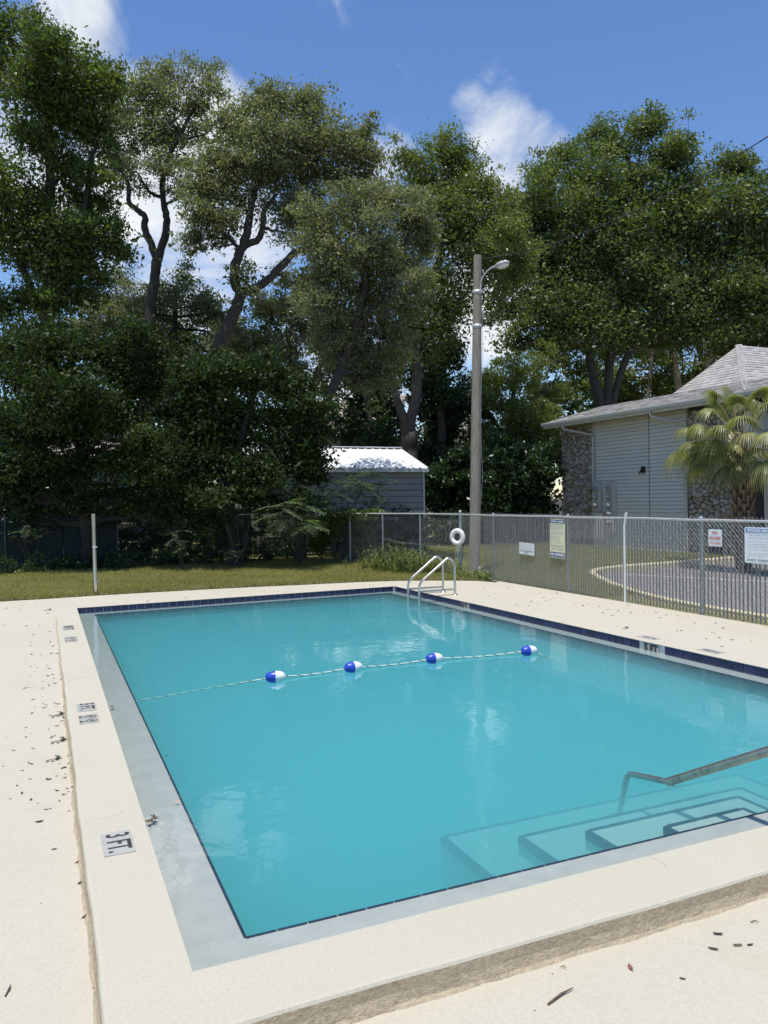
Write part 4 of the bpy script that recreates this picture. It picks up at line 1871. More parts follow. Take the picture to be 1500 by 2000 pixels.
def crown_points(center, radii, n_leaves, clump_r, per=70, hollow=.25, outer=.24):
    nc = max(4, int(n_leaves / per))
    d = unit(nc)
    r = (hollow ** 3 + (1 - hollow ** 3) * rng.random(nc)) ** (1 / 2.6)
    a1, a2, a3 = rng.uniform(0, 6.28, 3)
    lump = 1 + .22 * np.sin(3.1 * d[:, 0] + a1 + 2 * d[:, 2]) + .20 * np.sin(4.3 * d[:, 2] + a2 - d[:, 1]) + .14 * np.sin(5.7 * d[:, 1] + a3)
    out = rng.random(nc) < outer
    lump = np.where(out, lump * rng.uniform(1.06, 1.5, nc), lump)
    cc = center + d * (r * lump)[:, None] * radii
    w_ = rng.uniform(.35, 1.6, nc) * np.where(out, .55, 1.0)
    cid = rng.choice(nc, n_leaves, p=w_ / w_.sum())
    sc = clump_r * np.sqrt(w_) * rng.uniform(.75, 1.25, nc)
    off = rng.normal(size=(n_leaves, 3)) * np.array([1, 1, .62])
    pts = cc[cid] + off * sc[cid][:, None]
    pts[:, 2] -= .25 * np.sum(off[:, :2] ** 2, axis=1) * sc[cid] * .3
    return pts, cc, cid


CAMP = np.array([0, 0, CAM_H])


def tree(name, label, D, trunks, blobs, leaf, bark_m, k=1.7, leaf_px=4.8, clump=.20, aspect=.5, cat='tree', group=None, dd=None, twigs=True, per=70, jitter=1.0, base=True, droop=.1, back=.16, split=1, fill=()):
    """trunks: list of polylines of (px, py, r_px[, depth offset]); blobs: (px, py, rx, ry[, depth offset, density])"""
    s = D / FPX
    tr3 = []
    for pl in trunks:
        tr3.append([(np.array(P(q[0], q[1], D + (q[3] if len(q) > 3 else 0))), q[2] * s) for q in pl])
    foot = tr3[0][0][0].copy()
    if base:
        foot[2] = 0
        tr3[0].insert(0, (np.array([foot[0], foot[1], -.2]), tr3[0][0][1] * 1.35))
    root = empty(name, (foot[0], foot[1], 0), label, cat, group)
    mb = MB()
    nodes = []
    for pl in tr3:
        pts = [Vector(p) for p, _ in pl]
        rs = [r for _, r in pl]
        # smooth the polyline with small wander
        op, orr = [], []
        for i in range(len(pts) - 1):
            p0 = pts[max(i - 1, 0)]
            p1, p2 = pts[i], pts[i + 1]
            p3 = pts[min(i + 2, len(pts) - 1)]
            m = 5
            for q in range(m):
                t_ = q / m
                v = .5 * ((2 * p1) + (p2 - p0) * t_ + (2 * p0 - 5 * p1 + 4 * p2 - p3) * t_ ** 2 + (3 * p1 - p0 - 3 * p2 + p3) * t_ ** 3)
                op.append(v + Vector(rng.normal(size=3)) * rs[i] * .10)
                orr.append((rs[i] * (1 - t_) + rs[i + 1] * t_) * rng.uniform(.94, 1.07))
        op.append(pts[-1])
        orr.append(rs[-1])
        mb.tube(op, orr, 10)
        nodes += [(np.array(p), r) for p, r in zip(op, orr)]
    npos = np.array([p for p, _ in nodes])
    nrad = np.array([r for _, r in nodes])
    allp, allc, alls = [], [], []
    if split > 1:
        nb_ = []
        for bl in blobs:
            od_ = bl[4] if len(bl) > 4 else rng.uniform(-.6, .6) * (bl[2] + bl[3]) * s * jitter
            dn_ = bl[5] if len(bl) > 5 else 1.0
            for q in range(split):
                f_ = rng.uniform(.50, .80)
                a_, rr_ = rng.uniform(0, 6.283), rng.uniform(.25, .62)
                nb_.append((bl[0] + math.cos(a_) * bl[2] * rr_, bl[1] + math.sin(a_) * bl[3] * rr_, bl[2] * f_, bl[3] * f_ * rng.uniform(.75, 1.1), od_ + rng.uniform(-.5, .5) * bl[2] * s, dn_ / (split * .46)))
        blobs = nb_
    for bi, bl in enumerate(blobs):
        px, py, rx, ry = bl[:4]
        od = bl[4] if len(bl) > 4 else rng.uniform(-.6, .6) * (rx + ry) * s * jitter
        den = bl[5] if len(bl) > 5 else 1.0
        c = np.array(P(px, py, D + od))
        rad = np.array([rx * s, (rx + ry) * .5 * s, ry * s])
        n = int(k * 1.04 * rx * ry * den)
        pts, cc, cid = crown_points(c, rad, n, clump * (.6 + .3 * (rx + ry) * s), per * 1.5)
        ck = np.clip(.62 * rng.random(len(cc)) + rng.uniform(0, .40), 0, 1)
        allp.append(pts)
        allc.append(ck[cid])
        alls.append(rng.uniform(.72, 1.32, len(cc))[cid])
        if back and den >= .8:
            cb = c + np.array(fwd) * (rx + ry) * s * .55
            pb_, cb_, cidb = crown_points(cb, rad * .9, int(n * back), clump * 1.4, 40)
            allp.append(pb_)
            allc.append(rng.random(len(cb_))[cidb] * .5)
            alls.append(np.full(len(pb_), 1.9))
        if twigs:
            # limb from the nearest trunk node that lies below, then twigs to the clumps
            cand = npos[:, 2] < c[2] + .2
            if not cand.any():
                cand[:] = True
            idx = np.where(cand)[0]
            j = idx[np.argmin(np.linalg.norm(npos[idx] - c, axis=1))]
            p0, r0_ = Vector(npos[j]), min(nrad[j] * .6, .10)
            p1 = Vector(c) + Vector((0, 0, -rad[2] * .25))
            L_ = (p1 - p0).length
            midp = p0.lerp(p1, .5) + Vector(rng.normal(size=3)) * L_ * .08 + Vector((0, 0, L_ * .06))
            lim = []
            for q in range(7):
                t_ = q / 6
                lim.append(p0 * (1 - t_) ** 2 + midp * 2 * t_ * (1 - t_) + p1 * t_ ** 2 + Vector(rng.normal(size=3)) * .03 * (0 < q < 6))
            r1_ = max(.012, r0_ * .35)
            mb.tube(lim, [r0_ + (r1_ - r0_) * q / 6 for q in range(7)], 6, False)
            sel = rng.choice(len(cc), min(len(cc), 28 if split == 1 else 14), replace=False)
            for q in sel:
                a_ = lim[rng.integers(3, 7)]
                e_ = Vector(cc[q])
                m_ = a_.lerp(e_, .55) + Vector(rng.normal(size=3)) * .10
                mb.tube([a_, m_, e_], [r1_ * .8, r1_ * .5, .005], 4, False)
    for (px, py, rx, ry, n_f) in fill:
        pf_, cf_, cidf = crown_points(np.array(P(px, py, D + rx * s * .15)), np.array([rx * s, rx * s * .7, ry * s]), n_f, clump * 1.7, 26, .1, 0.0)
        allp.append(pf_)
        allc.append((.15 + .6 * rng.random(len(cf_)))[cidf])
        alls.append(rng.uniform(.9, 1.5, len(cf_))[cidf])
    mb.build('trunk', bark_m, root)
    pts = np.concatenate(allp)
    ck = np.concatenate(allc)
    n = len(pts)
    Ls = leaf_px * 1.2 * s * rng.uniform(.6, 1.4, n) * np.concatenate(alls)
    V = leaf_polys(pts, Ls, Ls * aspect, .35, droop)
    me = fast_mesh('crown', V, 4, {'rnd': rng.random(n), 'clump': ck})
    o = link('crown', me, leaf, root)
    o['kind'] = 'stuff'
    tree.count = getattr(tree, 'count', 0) + n
    return root


# tall dense tree, far left
tree('shade_tree', 'tall dense dark green tree filling the upper left corner', 25.4,
     [[(66, 1065, 17), (72, 900, 15), (92, 640, 12), (98, 360, 9), (95, 130, 4)], [(92, 640, 9), (150, 480, 6), (180, 300, 4)], [(92, 640, 8), (30, 480, 6), (0, 300, 4)]],
     [(10, 60, 62, 55), (-50, 150, 80, 90), (70, 95, 40, 45), (125, 95, 55, 65), (185, 145, 55, 60), (65, 190, 70, 60), (140, 215, 70, 55), (215, 190, 36, 55), (45, 290, 70, 55, 0, .75), (125, 310, 65, 50), (190, 255, 50, 45),
      (-30, 390, 90, 80), (175, 385, 60, 60), (60, 400, 60, 45, 0, .7), (218, 470, 40, 48), (110, 440, 75, 45), (50, 510, 90, 50), (160, 520, 75, 48), (10, 585, 80, 45, 0, .8), (110, 575, 70, 40), (200, 560, 40, 36, 0, .7), (190, 330, 40, 40), (235, 150, 18, 30, 0, .6)],
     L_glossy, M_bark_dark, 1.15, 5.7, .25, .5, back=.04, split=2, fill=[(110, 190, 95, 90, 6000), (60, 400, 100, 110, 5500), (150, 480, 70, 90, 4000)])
# low spreading tree in front of it
tree('shade_tree', 'broad dark leafy tree overhanging the screened fence at the left', 22.8,
     [[(170, 1075, 12), (160, 940, 11), (150, 800, 9), (140, 700, 5)], [(160, 900, 8), (230, 790, 6), (280, 700, 4)], [(155, 860, 7), (60, 760, 5), (20, 680, 3)]],
     [(25, 660, 90, 45), (105, 665, 80, 45), (205, 680, 70, 50), (285, 680, 50, 55), (260, 640, 30, 25, 0, .7), (40, 745, 105, 65), (160, 760, 95, 70), (270, 765, 65, 60), (330, 700, 30, 40, 0, .6), (55, 835, 105, 55), (180, 845, 95, 55), (290, 845, 60, 55), (110, 905, 95, 40), (235, 905, 70, 40),
      (25, 985, 50, 30, -.3, .6), (90, 1010, 40, 22, -.3, .5), (150, 990, 40, 24, -.2, .5), (250, 985, 46, 24, -.2, .6), (310, 985, 36, 30, -.2, .6), (25, 915, 60, 45), (200, 955, 60, 22, 0, .8), (60, 965, 60, 30, 0, .8), (120, 950, 50, 25), (300, 925, 40, 40)],
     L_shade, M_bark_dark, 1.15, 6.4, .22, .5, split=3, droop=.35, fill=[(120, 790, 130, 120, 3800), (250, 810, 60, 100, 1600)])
tree('shade_tree', 'dense glossy leaved tree left of the shed roof with lit outer sprays', 22.4,
     [[(455, 1080, 10), (450, 980, 9), (470, 860, 7), (500, 760, 4)], [(450, 960, 7), (400, 850, 5), (380, 770, 3)], [(460, 920, 6), (560, 850, 5), (610, 800, 3)]],
     [(395, 755, 60, 50), (585, 870, 44, 40), (615, 900, 34, 36), (545, 885, 44, 40), (470, 735, 60, 42), (545, 745, 55, 42), (600, 790, 42, 42), (365, 825, 62, 60), (455, 820, 75, 60), (550, 835, 65, 50), (610, 850, 24, 42), (345, 905, 52, 48), (425, 905, 70, 50), (520, 905, 60, 42), (600, 905, 40, 36), (380, 955, 60, 30), (480, 950, 50, 30), (350, 1000, 40, 30, -.2, .6), (420, 1010, 46, 26, -.3, .5), (520, 985, 50, 28, -.2, .6), (600, 975, 40, 30, -.2, .6), (430, 700, 34, 26, 0, .7), (350, 740, 34, 34, 0, .8), (510, 700, 36, 24, 0, .6),  (640, 800, 18, 22, 0, .7), (610, 745, 22, 20, 0, .6)],
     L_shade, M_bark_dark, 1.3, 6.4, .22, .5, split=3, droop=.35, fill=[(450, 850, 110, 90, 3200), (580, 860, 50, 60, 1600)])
# open oak
tree('oak_tree', 'open crowned oak with forked bare trunk between the dense tree and the leaning oak', 33.5,
     [[(287, 800, 13), (288, 690, 12), (296, 590, 10.5), (303, 530, 10), (307, 507, 9.5)], [(307, 510, 8), (296, 478, 7), (283, 447, 7), (284, 425, 6), (268, 409, 5.5), (252, 395, 5), (251, 362, 4), (232, 325, 3), (205, 282, 2), (198, 262, 1)],
      [(307, 510, 8.5), (322, 465, 7.5), (326, 430, 7), (319, 395, 6), (318, 350, 5), (330, 305, 4.5), (350, 268, 4), (372, 222, 3), (398, 175, 1.5)], [(319, 385, 4), (292, 375, 3), (270, 340, 2)], [(322, 400, 3), (350, 385, 2.5), (372, 362, 1.5)], [(319, 340, 3.5), (300, 270, 2.5), (285, 210, 1.5)], [(345, 275, 2.5), (400, 262, 1.8), (410, 250, 1)]],
     [(300, 150, 40, 30), (345, 143, 36, 25), (398, 148, 42, 30), (425, 175, 22, 22), (265, 185, 40, 36), (330, 200, 55, 34), (388, 205, 36, 26), (228, 240, 32, 36), (288, 255, 55, 34), (345, 265, 45, 28), (395, 262, 24, 20, 0, .7), (240, 310, 40, 26), (310, 318, 55, 26), (372, 318, 32, 24, 0, .8), (270, 362, 46, 20, 0, .7), (345, 372, 42, 20, 0, .7), (235, 345, 22, 22, 0, .6), (220, 205, 26, 24)],
     L_oak, M_bark, 1.5, 4.3, .20, .5, per=45, back=0, fill=[(315, 230, 85, 80, 3000)])
tree('oak_tree', 'large leaning oak with a curved forked trunk in the middle of the treeline', 31,
     [[(350, 860, 15), (385, 760, 14), (412, 702, 13), (440, 650, 12.5), (458, 610, 12), (472, 575, 11)], [(472, 578, 9.5), (459, 545, 10), (462, 510, 9.5), (474, 482, 9), (484, 448, 8), (490, 410, 7), (500, 365, 6), (520, 300, 4), (540, 230, 2)],
      [(474, 572, 9), (500, 561, 8), (525, 546, 7.6), (548, 522, 7.2), (572, 496, 6.6), (600, 482, 6), (630, 462, 6), (660, 430, 4)], [(476, 480, 7), (505, 466, 6.5), (514, 440, 6), (517, 410, 5), (540, 380, 3)], [(487, 420, 4), (470, 395, 3), (440, 370, 2)], [(470, 490, 4), (430, 450, 3), (390, 430, 2)], [(505, 340, 4), (580, 300, 3), (660, 280, 2)]],
     [(545, 185, 50, 26), (590, 190, 40, 26), (500, 210, 48, 36), (610, 225, 40, 34), (455, 250, 48, 40), (525, 262, 55, 42), (605, 275, 55, 40), (672, 258, 40, 30), (715, 245, 22, 28), (710, 305, 34, 36), (435, 312, 44, 36), (505, 330, 58, 38), (590, 335, 58, 38), (655, 335, 42, 34), (405, 365, 46, 30), (470, 372, 30, 24, 0, .7), (385, 420, 42, 34), (432, 425, 36, 26), (372, 470, 30, 26, 0, .8), (425, 478, 28, 22, 0, .7),
      (560, 405, 52, 32), (620, 410, 55, 36), (480, 540, 24, 34, -.4, .8), (555, 450, 34, 20, 0, .7), (690, 360, 30, 26), (730, 320, 14, 26, 0, .7)],
     L_oak, M_bark, 1.4, 4.4, .21, .5, fill=[(590, 280, 130, 90, 9000), (440, 370, 80, 90, 4500)])
tree('oak_tree', 'drooping olive green oak left of the lamp pole hanging over the shed', 24.4,
     [[(585, 990, 10), (600, 880, 10), (645, 770, 9), (700, 620, 8), (720, 480, 5), (730, 400, 3)], [(668, 730, 7), (640, 600, 5), (620, 520, 3)], [(700, 640, 6), (770, 540, 5), (800, 450, 3)]],
     [(640, 430, 55, 42), (700, 395, 55, 40), (755, 385, 50, 38), (805, 410, 42, 42), (650, 510, 55, 52), (720, 480, 65, 56), (790, 490, 55, 54), (830, 450, 26, 34), (640, 590, 52, 48), (715, 575, 68, 60), (795, 570, 46, 50), (690, 660, 66, 48), (755, 655, 40, 54), (620, 560, 36, 36), (640, 660, 42, 36), (600, 470, 30, 30, 0, .8), (700, 730, 46, 40), (750, 730, 30, 44)],
     L_oak, M_bark, 1.6, 4.4, .17, .5)
tree('oak_tree', 'bright yellow green oak with forked trunk behind the shed', 33,
     [[(800, 905, 17), (799, 860, 16), (797, 825, 15)], [(799, 832, 11), (812, 770, 10.5), (815, 690, 10), (818, 620, 8.5), (845, 545, 7), (868, 470, 5.5), (876, 400, 4), (874, 320, 2)], [(795, 830, 9), (775, 780, 7.5), (766, 730, 6.5), (755, 660, 4)], [(850, 540, 3), (890, 505, 2.5), (930, 480, 2), (985, 470, 1)], [(868, 460, 4), (920, 400, 3), (950, 350, 2)], [(822, 600, 4), (870, 600, 3), (900, 590, 2)]],
     [(800, 308, 42, 28), (865, 288, 42, 26), (905, 298, 30, 22), (835, 345, 48, 36), (900, 335, 40, 32), (945, 355, 42, 30), (985, 385, 28, 30), (955, 425, 48, 34), (885, 400, 55, 40), (1000, 455, 42, 36), (1025, 490, 30, 28), (945, 490, 48, 34), (880, 470, 42, 38), (1000, 525, 42, 30), (835, 555, 46, 30), (885, 590, 36, 30), (815, 625, 48, 34), (870, 640, 34, 28), (840, 690, 34, 28, 0, .6), (760, 700, 40, 40, 0, .8)],
     L_lime, M_bark, 1.45, 4.3, .22, .5, fill=[(890, 400, 110, 110, 9000), (900, 540, 100, 80, 6000), (840, 640, 60, 80, 3500)])
tree('evergreen_tree', 'very dark evergreen filling the gap behind the shed roof', 36,
     [[(860, 980, 10), (860, 800, 8), (862, 640, 4)], [(740, 950, 9), (720, 800, 6), (700, 700, 3)]],
     [(690, 715, 60, 55), (640, 760, 30, 36, 0, .6), (730, 790, 60, 56), (680, 840, 50, 40, 0, .8), (850, 745, 48, 56), (880, 690, 34, 40, 0, .8), (865, 830, 48, 50), (845, 905, 46, 60), (750, 860, 50, 40), (890, 780, 22, 50, 0, .8), (830, 680, 34, 34, 0, .7), (880, 960, 50, 40), (780, 700, 30, 50, 0, .8)],
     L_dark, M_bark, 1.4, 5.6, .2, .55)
# the big tree on the right
tree('oak_tree', 'massive dense green tree with several trunks rising behind the stone building', 40,
     [[(1178, 880, 11), (1168, 780, 10), (1153, 700, 9), (1147, 620, 8), (1150, 500, 6), (1160, 360, 3)], [(1182, 870, 9), (1192, 710, 8.5), (1200, 610, 7), (1212, 480, 5), (1240, 330, 2)], [(1186, 840, 8), (1222, 700, 7), (1285, 610, 6), (1330, 480, 4), (1345, 340, 3)], [(1150, 560, 6), (1090, 470, 4), (1070, 380, 2)], [(1290, 600, 6), (1400, 500, 5), (1440, 380, 3)]],
     [(1262, 240, 36, 34), (1285, 235, 20, 22), (1168, 262, 34, 36), (1212, 282, 44, 42), (1112, 305, 38, 32), (1068, 330, 36, 32), (1335, 275, 34, 38), (1298, 312, 48, 42), (1425, 318, 36, 36), (1455, 312, 24, 26), (1490, 372, 36, 46), (1155, 345, 58, 42), (1055, 385, 50, 40), (1240, 365, 58, 46), (1340, 362, 56, 46), (1415, 392, 56, 46), (1110, 415, 64, 46), (1030, 430, 44, 40), (1215, 455, 68, 48), (1310, 455, 60, 48), (1400, 475, 60, 48), (1490, 470, 50, 56), (1560, 430, 50, 70),
      (1040, 485, 55, 44), (1000, 520, 44, 42), (1100, 510, 68, 48), (1185, 545, 68, 46), (1275, 550, 60, 46), (1365, 560, 60, 46), (1455, 560, 60, 46), (990, 590, 40, 42), (1060, 590, 68, 44), (1145, 605, 58, 36), (1010, 655, 40, 36, 0, .8), (1095, 660, 60, 36), (1240, 630, 58, 36), (1345, 640, 58, 38), (1450, 645, 58, 44), (1540, 560, 50, 60), (1540, 660, 50, 50)],
     L_right, M_bark, 1.45, 4.9, .25, .5, back=.12, fill=[(1180, 440, 110, 110, 11000), (1320, 430, 110, 110, 11000), (1110, 550, 95, 85, 9000), (1290, 570, 140, 80, 13000), (1450, 520, 90, 120, 10000), (1200, 650, 140, 40, 6000), (1400, 650, 130, 42, 6000)])
tree('oak_tree', 'shadowy tree with thin pale trunks behind the shingled hip roof', 46,
     [[(1330, 900, 8), (1325, 760, 7), (1310, 640, 5), (1300, 560, 3)], [(1385, 860, 8), (1388, 700, 7), (1395, 620, 4)], [(1260, 820, 5), (1272, 720, 4), (1280, 640, 3)]],
     [(1210, 735, 60, 40, 1, .8), (1290, 720, 60, 50, 1, .8), (1370, 700, 60, 50, 2, .8), (1450, 690, 60, 50, 2, .8), (1530, 700, 50, 60, 2), (1240, 780, 70, 40, 3), (1330, 770, 70, 40, 3), (1420, 740, 60, 50, 4), (1160, 760, 40, 50, 4, .8), (1120, 720, 40, 40, 3, .8), (1210, 640, 60, 44, 2), (1320, 610, 60, 44, 2), (1420, 600, 60, 44, 2), (1120, 610, 50, 40, 2), (1060, 680, 44, 40, 3), (1500, 610, 50, 50, 2), (1180, 690, 56, 40, 2), (1260, 680, 60, 40, 3)],
     L_right, M_bark_pale, 1.2, 5.2, .22, .5, back=0)
tree('willow_oak', 'feathery olive young tree right of the utility pole', 37,
     [[(985, 990, 8), (990, 880, 7), (1000, 790, 5), (1010, 720, 3)], [(990, 860, 4), (940, 780, 3)], [(995, 830, 4), (1050, 780, 3), (1085, 740, 2)]],
     [(965, 735, 45, 36), (1020, 722, 48, 38), (1065, 770, 44, 42), (985, 790, 62, 46), (915, 800, 44, 42), (1040, 830, 56, 42), (950, 850, 52, 40), (1070, 810, 30, 34), (1075, 700, 28, 26, 0, .7), (895, 770, 28, 34, 0, .8), (940, 770, 30, 34)],
     L_lime, M_bark, 1.7, 4.2, .16, .42, droop=.5)
tree('laurel_bush', 'dark broad leaved bush between the utility pole and the stone pier', 33,
     [[(985, 1060, 7), (980, 960, 6), (985, 900, 4)], [(1050, 1050, 5), (1055, 930, 4)]],
     [(905, 905, 46, 42), (965, 900, 50, 42), (1030, 900, 55, 42), (1055, 905, 26, 50), (890, 965, 44, 40), (950, 965, 56, 40), (1030, 965, 56, 42), (1052, 985, 22, 36), (870, 930, 30, 40), (900, 1030, 50, 36), (980, 1030, 60, 36), (1040, 1035, 36, 36)],
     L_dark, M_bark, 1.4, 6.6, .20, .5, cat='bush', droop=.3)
tree('oak_tree', 'smaller grey green tree behind the two oak trunks on the left', 36,
     [[(330, 900, 9), (335, 760, 8), (340, 640, 5), (345, 560, 3)]],
     [(255, 590, 46, 40), (320, 580, 48, 40), (385, 590, 50, 40), (430, 620, 30, 40), (280, 650, 58, 46), (360, 660, 60, 48), (235, 545, 36, 28, 0, .7), (430, 690, 40, 40), (300, 720, 60, 46), (380, 735, 60, 46), (200, 600, 40, 40), (210, 680, 50, 50), (150, 640, 50, 40), (440, 640, 34, 40), (345, 545, 30, 26, 0, .8)],
     L_oak, M_bark, 1.6, 4.0, .18, .5)
tree('oak_tree', 'half shaded tree behind the leaning oak and left of the shed', 34,
     [[(610, 960, 8), (605, 830, 7), (615, 740, 6), (640, 690, 4)], [(612, 760, 4), (655, 700, 3), (690, 660, 2)], [(606, 800, 4), (560, 700, 3)]],
     [(525, 605, 46, 40), (580, 590, 42, 36), (500, 665, 46, 40), (560, 670, 52, 42), (610, 640, 40, 34), (530, 730, 52, 40), (590, 720, 40, 30, 0, .7), (460, 720, 40, 40), (640, 620, 30, 34), (440, 660, 40, 40), (600, 560, 34, 30), (560, 540, 30, 24, 0, .8)],
     L_oak, M_bark, 1.6, 4.2, .18, .5)
# far wood as one mass
pts, cks = [], []
for (px, py, rx, ry, D) in [(30, 880, 120, 110, 44), (200, 850, 130, 110, 46), (390, 850, 130, 110, 46), (560, 870, 110, 90, 56), (700, 880, 90, 70, 56), (820, 900, 90, 80, 54), (960, 900, 90, 70, 56), (1080, 850, 110, 110, 54), (1220, 830, 130, 90, 58), (1380, 790, 140, 100, 60), (1520, 780, 130, 120, 60), (-150, 800, 150, 200, 44), (-60, 950, 140, 90, 30), (1660, 760, 130, 150, 60), (330, 960, 120, 50, 32), (480, 960, 110, 50, 31), (60, 990, 130, 50, 31)]:
    s = D / FPX
    c = np.array(P(px, py, D))
    n = int(rx * ry * .34)
    p_, cc, cid = crown_points(c, np.array([rx * s, (rx + ry) * .3 * s, ry * s]), n, .5, 60)
    pts.append(p_)
    cks.append(rng.random(len(cc))[cid])
pts = np.concatenate(pts)
cks = np.concatenate(cks)
keep = pts[:, 2] > -.1
pts, cks = pts[keep], cks[keep]
dist = np.linalg.norm(pts - CAMP, axis=1)
Ls = dist / FPX * 13 * rng.uniform(.7, 1.3, len(pts))
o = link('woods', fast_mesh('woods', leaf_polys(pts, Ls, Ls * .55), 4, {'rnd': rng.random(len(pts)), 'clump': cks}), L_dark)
tag(o, 'dark mass of woodland far behind the houses', 'woods', kind='stuff')

# hedge and ivy along the back fence
def leafy(name, label, cat, spots, leaf, n_per, size, group=None, stems=True):
    root = empty(name, Vector((spots[0][0][0], spots[0][0][1], 0)), label, cat, group)
    ps, ck = [], []
    mb = MB()
    for (c, rad, den) in spots:
        n = int(n_per * den)
        p_, cc, cid = crown_points(np.array(c), np.array(rad), n, .09, 40)
        ps.append(p_)
        ck.append(rng.random(len(cc))[cid])
        if stems:
            for q in range(4):
                e = cc[rng.integers(0, len(cc))]
                mb.tube([(c[0] + rng.normal() * .1, c[1] + rng.normal() * .1, 0), (c[0] + rng.normal() * .1, c[1], e[2] * .5), tuple(e)], [.014, .01, .005], 5, False)
    ps = np.concatenate(ps)
    ck = np.concatenate(ck)
    k_ = ps[:, 2] > .01
    ps, ck = ps[k_], ck[k_]
    Ls = size * rng.uniform(.6, 1.4, len(ps))
    o = link('foliage', fast_mesh('foliage', leaf_polys(ps, Ls, Ls * .5), 4, {'rnd': rng.random(len(ps)), 'clump': ck}), leaf, root)
    o['kind'] = 'stuff'
    if stems:
        mb.build('stem', M_bark, root)
    return root


sp = []
for x in np.arange(7.3, 12.6, .55):
    sp.append(((x, 24.9, .80), (.42, .3, .80), 1))
leafy('hedge', 'clipped dark hedge in front of the shed wall', 'hedge', sp, L_dark, 2600, .075)
a, b = bk[3], bk[4]
leafy('ivy', 'ivy and vines climbing over the end of the bare back fence', 'vine', [((a.x - .3, a.y + .5, 1.3), (.35, .3, .35), 1), ((a.x + .1, a.y + .1, 1.42), (.35, .15, .16), .8), ((a.x + .5, a.y - .5, 1.5), (.4, .15, .14), .5), ((a.x - .5, a.y + .9, .8), (.35, .3, .7), 1.2), ((a.x + .45, a.y + .5, .8), (.3, .3, .75), 1)], L_glossy, 1500, .085)
leafy('undergrowth', 'dark undergrowth along the foot of the screened fence', 'undergrowth', [((x, 23.4 + .3 * math.sin(x * 2), .22), (.6, .4, .3), 1) for x in np.arange(-9, 7.4, .8)], L_dark, 700, .09)
bpy.data.objects['undergrowth']['kind'] = 'stuff'

ps, ck = [], []
for x in np.arange(-13, 7.2, .7):
    for yb in (25.4, 26.6):
        h = rng.uniform(.55, .85) + (.25 if x > 0 else 0)
        p_, cc, cid = crown_points(np.array([x + rng.normal() * .2, yb + .02 * -x, h * .9]), np.array([.6, .5, h]), 620, .13, 40)
        ps.append(p_)
        ck.append(rng.random(len(cc))[cid])
ps, ck = np.concatenate(ps), np.concatenate(ck)
k_ = ps[:, 2] > 0
ps, ck = ps[k_], ck[k_]
Ls = .15 * rng.uniform(.6, 1.4, len(ps))
o = link('thicket', fast_mesh('thicket', leaf_polys(ps, Ls, Ls * .55), 4, {'rnd': rng.random(len(ps)), 'clump': ck}), L_dark)
tag(o, 'dark thicket of shrubs behind the screened fence', 'undergrowth', kind='stuff')

# ------------------------------------------------------------------ feathery mimosa saplings


def frond(base, tip, width, npair=13):
    base, tip = np.array(base), np.array(tip)
    ax_ = tip - base
    L_ = np.linalg.norm(ax_)
    V = []
    side = np.cross(ax_ / L_, np.array([0, 0, 1.]))
    side /= np.linalg.norm(side) + 1e-6
    up3 = np.cross(side, ax_ / L_)
    for k in range(npair):
        t_ = (k + .5) / npair
        p = base + ax_ * t_ - np.array([0, 0, 1]) * L_ * .28 * t_ * t_
        w = width * math.sin(math.pi * (.16 + .78 * t_)) ** .7
        hw = L_ / npair * .33
        for sg in (-1, 1):
            d = side * sg * .92 + ax_ / L_ * .38 - up3 * .22
            d /= np.linalg.norm(d)
            e = p + d * w + rng.normal(size=3) * .012
            f = ax_ / L_ * hw
            V += [p - f * .5, p + (e - p) * .55 - f, e, p + (e - p) * .55 + f]
    return V


def sapling(label, foot, heads, n_fr, L_):
    root = empty('mimosa_sapling', (foot[0], foot[1], 0), label, 'sapling', 'feathery saplings under the trees')
    mb = MB()
    V, R, C = [], [], []
    for h in heads:
        h = np.array(h)
        m_ = (np.array(foot) + h) / 2 + np.array([rng.normal() * .12, rng.normal() * .12, .25])
        mb.tube([foot, tuple(m_), tuple(h)], [.020, .014, .006], 6)
        for k in range(n_fr):
            a = rng.uniform(0, 2 * math.pi)
            b_ = h + np.array([0, 0, rng.uniform(-.25, .08)])
            l_ = L_ * rng.uniform(.7, 1.2)
            tip = b_ + np.array([math.cos(a) * l_, math.sin(a) * l_, rng.uniform(-.25, .22) * l_])
            v = frond(b_, tip, l_ * .30)
            V += v
            R += list(rng.random(len(v) // 4) * .6 + rng.random() * .4)
            C += [rng.random()] * (len(v) // 4)
            mb.tube([tuple(b_), tuple((b_ + tip) / 2 - np.array([0, 0, .07 * l_])), tuple(tip - np.array([0, 0, .28 * l_]))], [.006, .004, .002], 4, False)
    mb.build('stem', M_bark, root)
    o = link('foliage', fast_mesh('foliage', np.array(V), 4, {'rnd': R, 'clump': C}), L_mimosa, root)
    o['kind'] = 'stuff'


def at(px, py, D):
    return tuple(P(px, py, D))


def ft(px, D):
    p = P(px, 1080, D)
    return (p.x, p.y, 0)


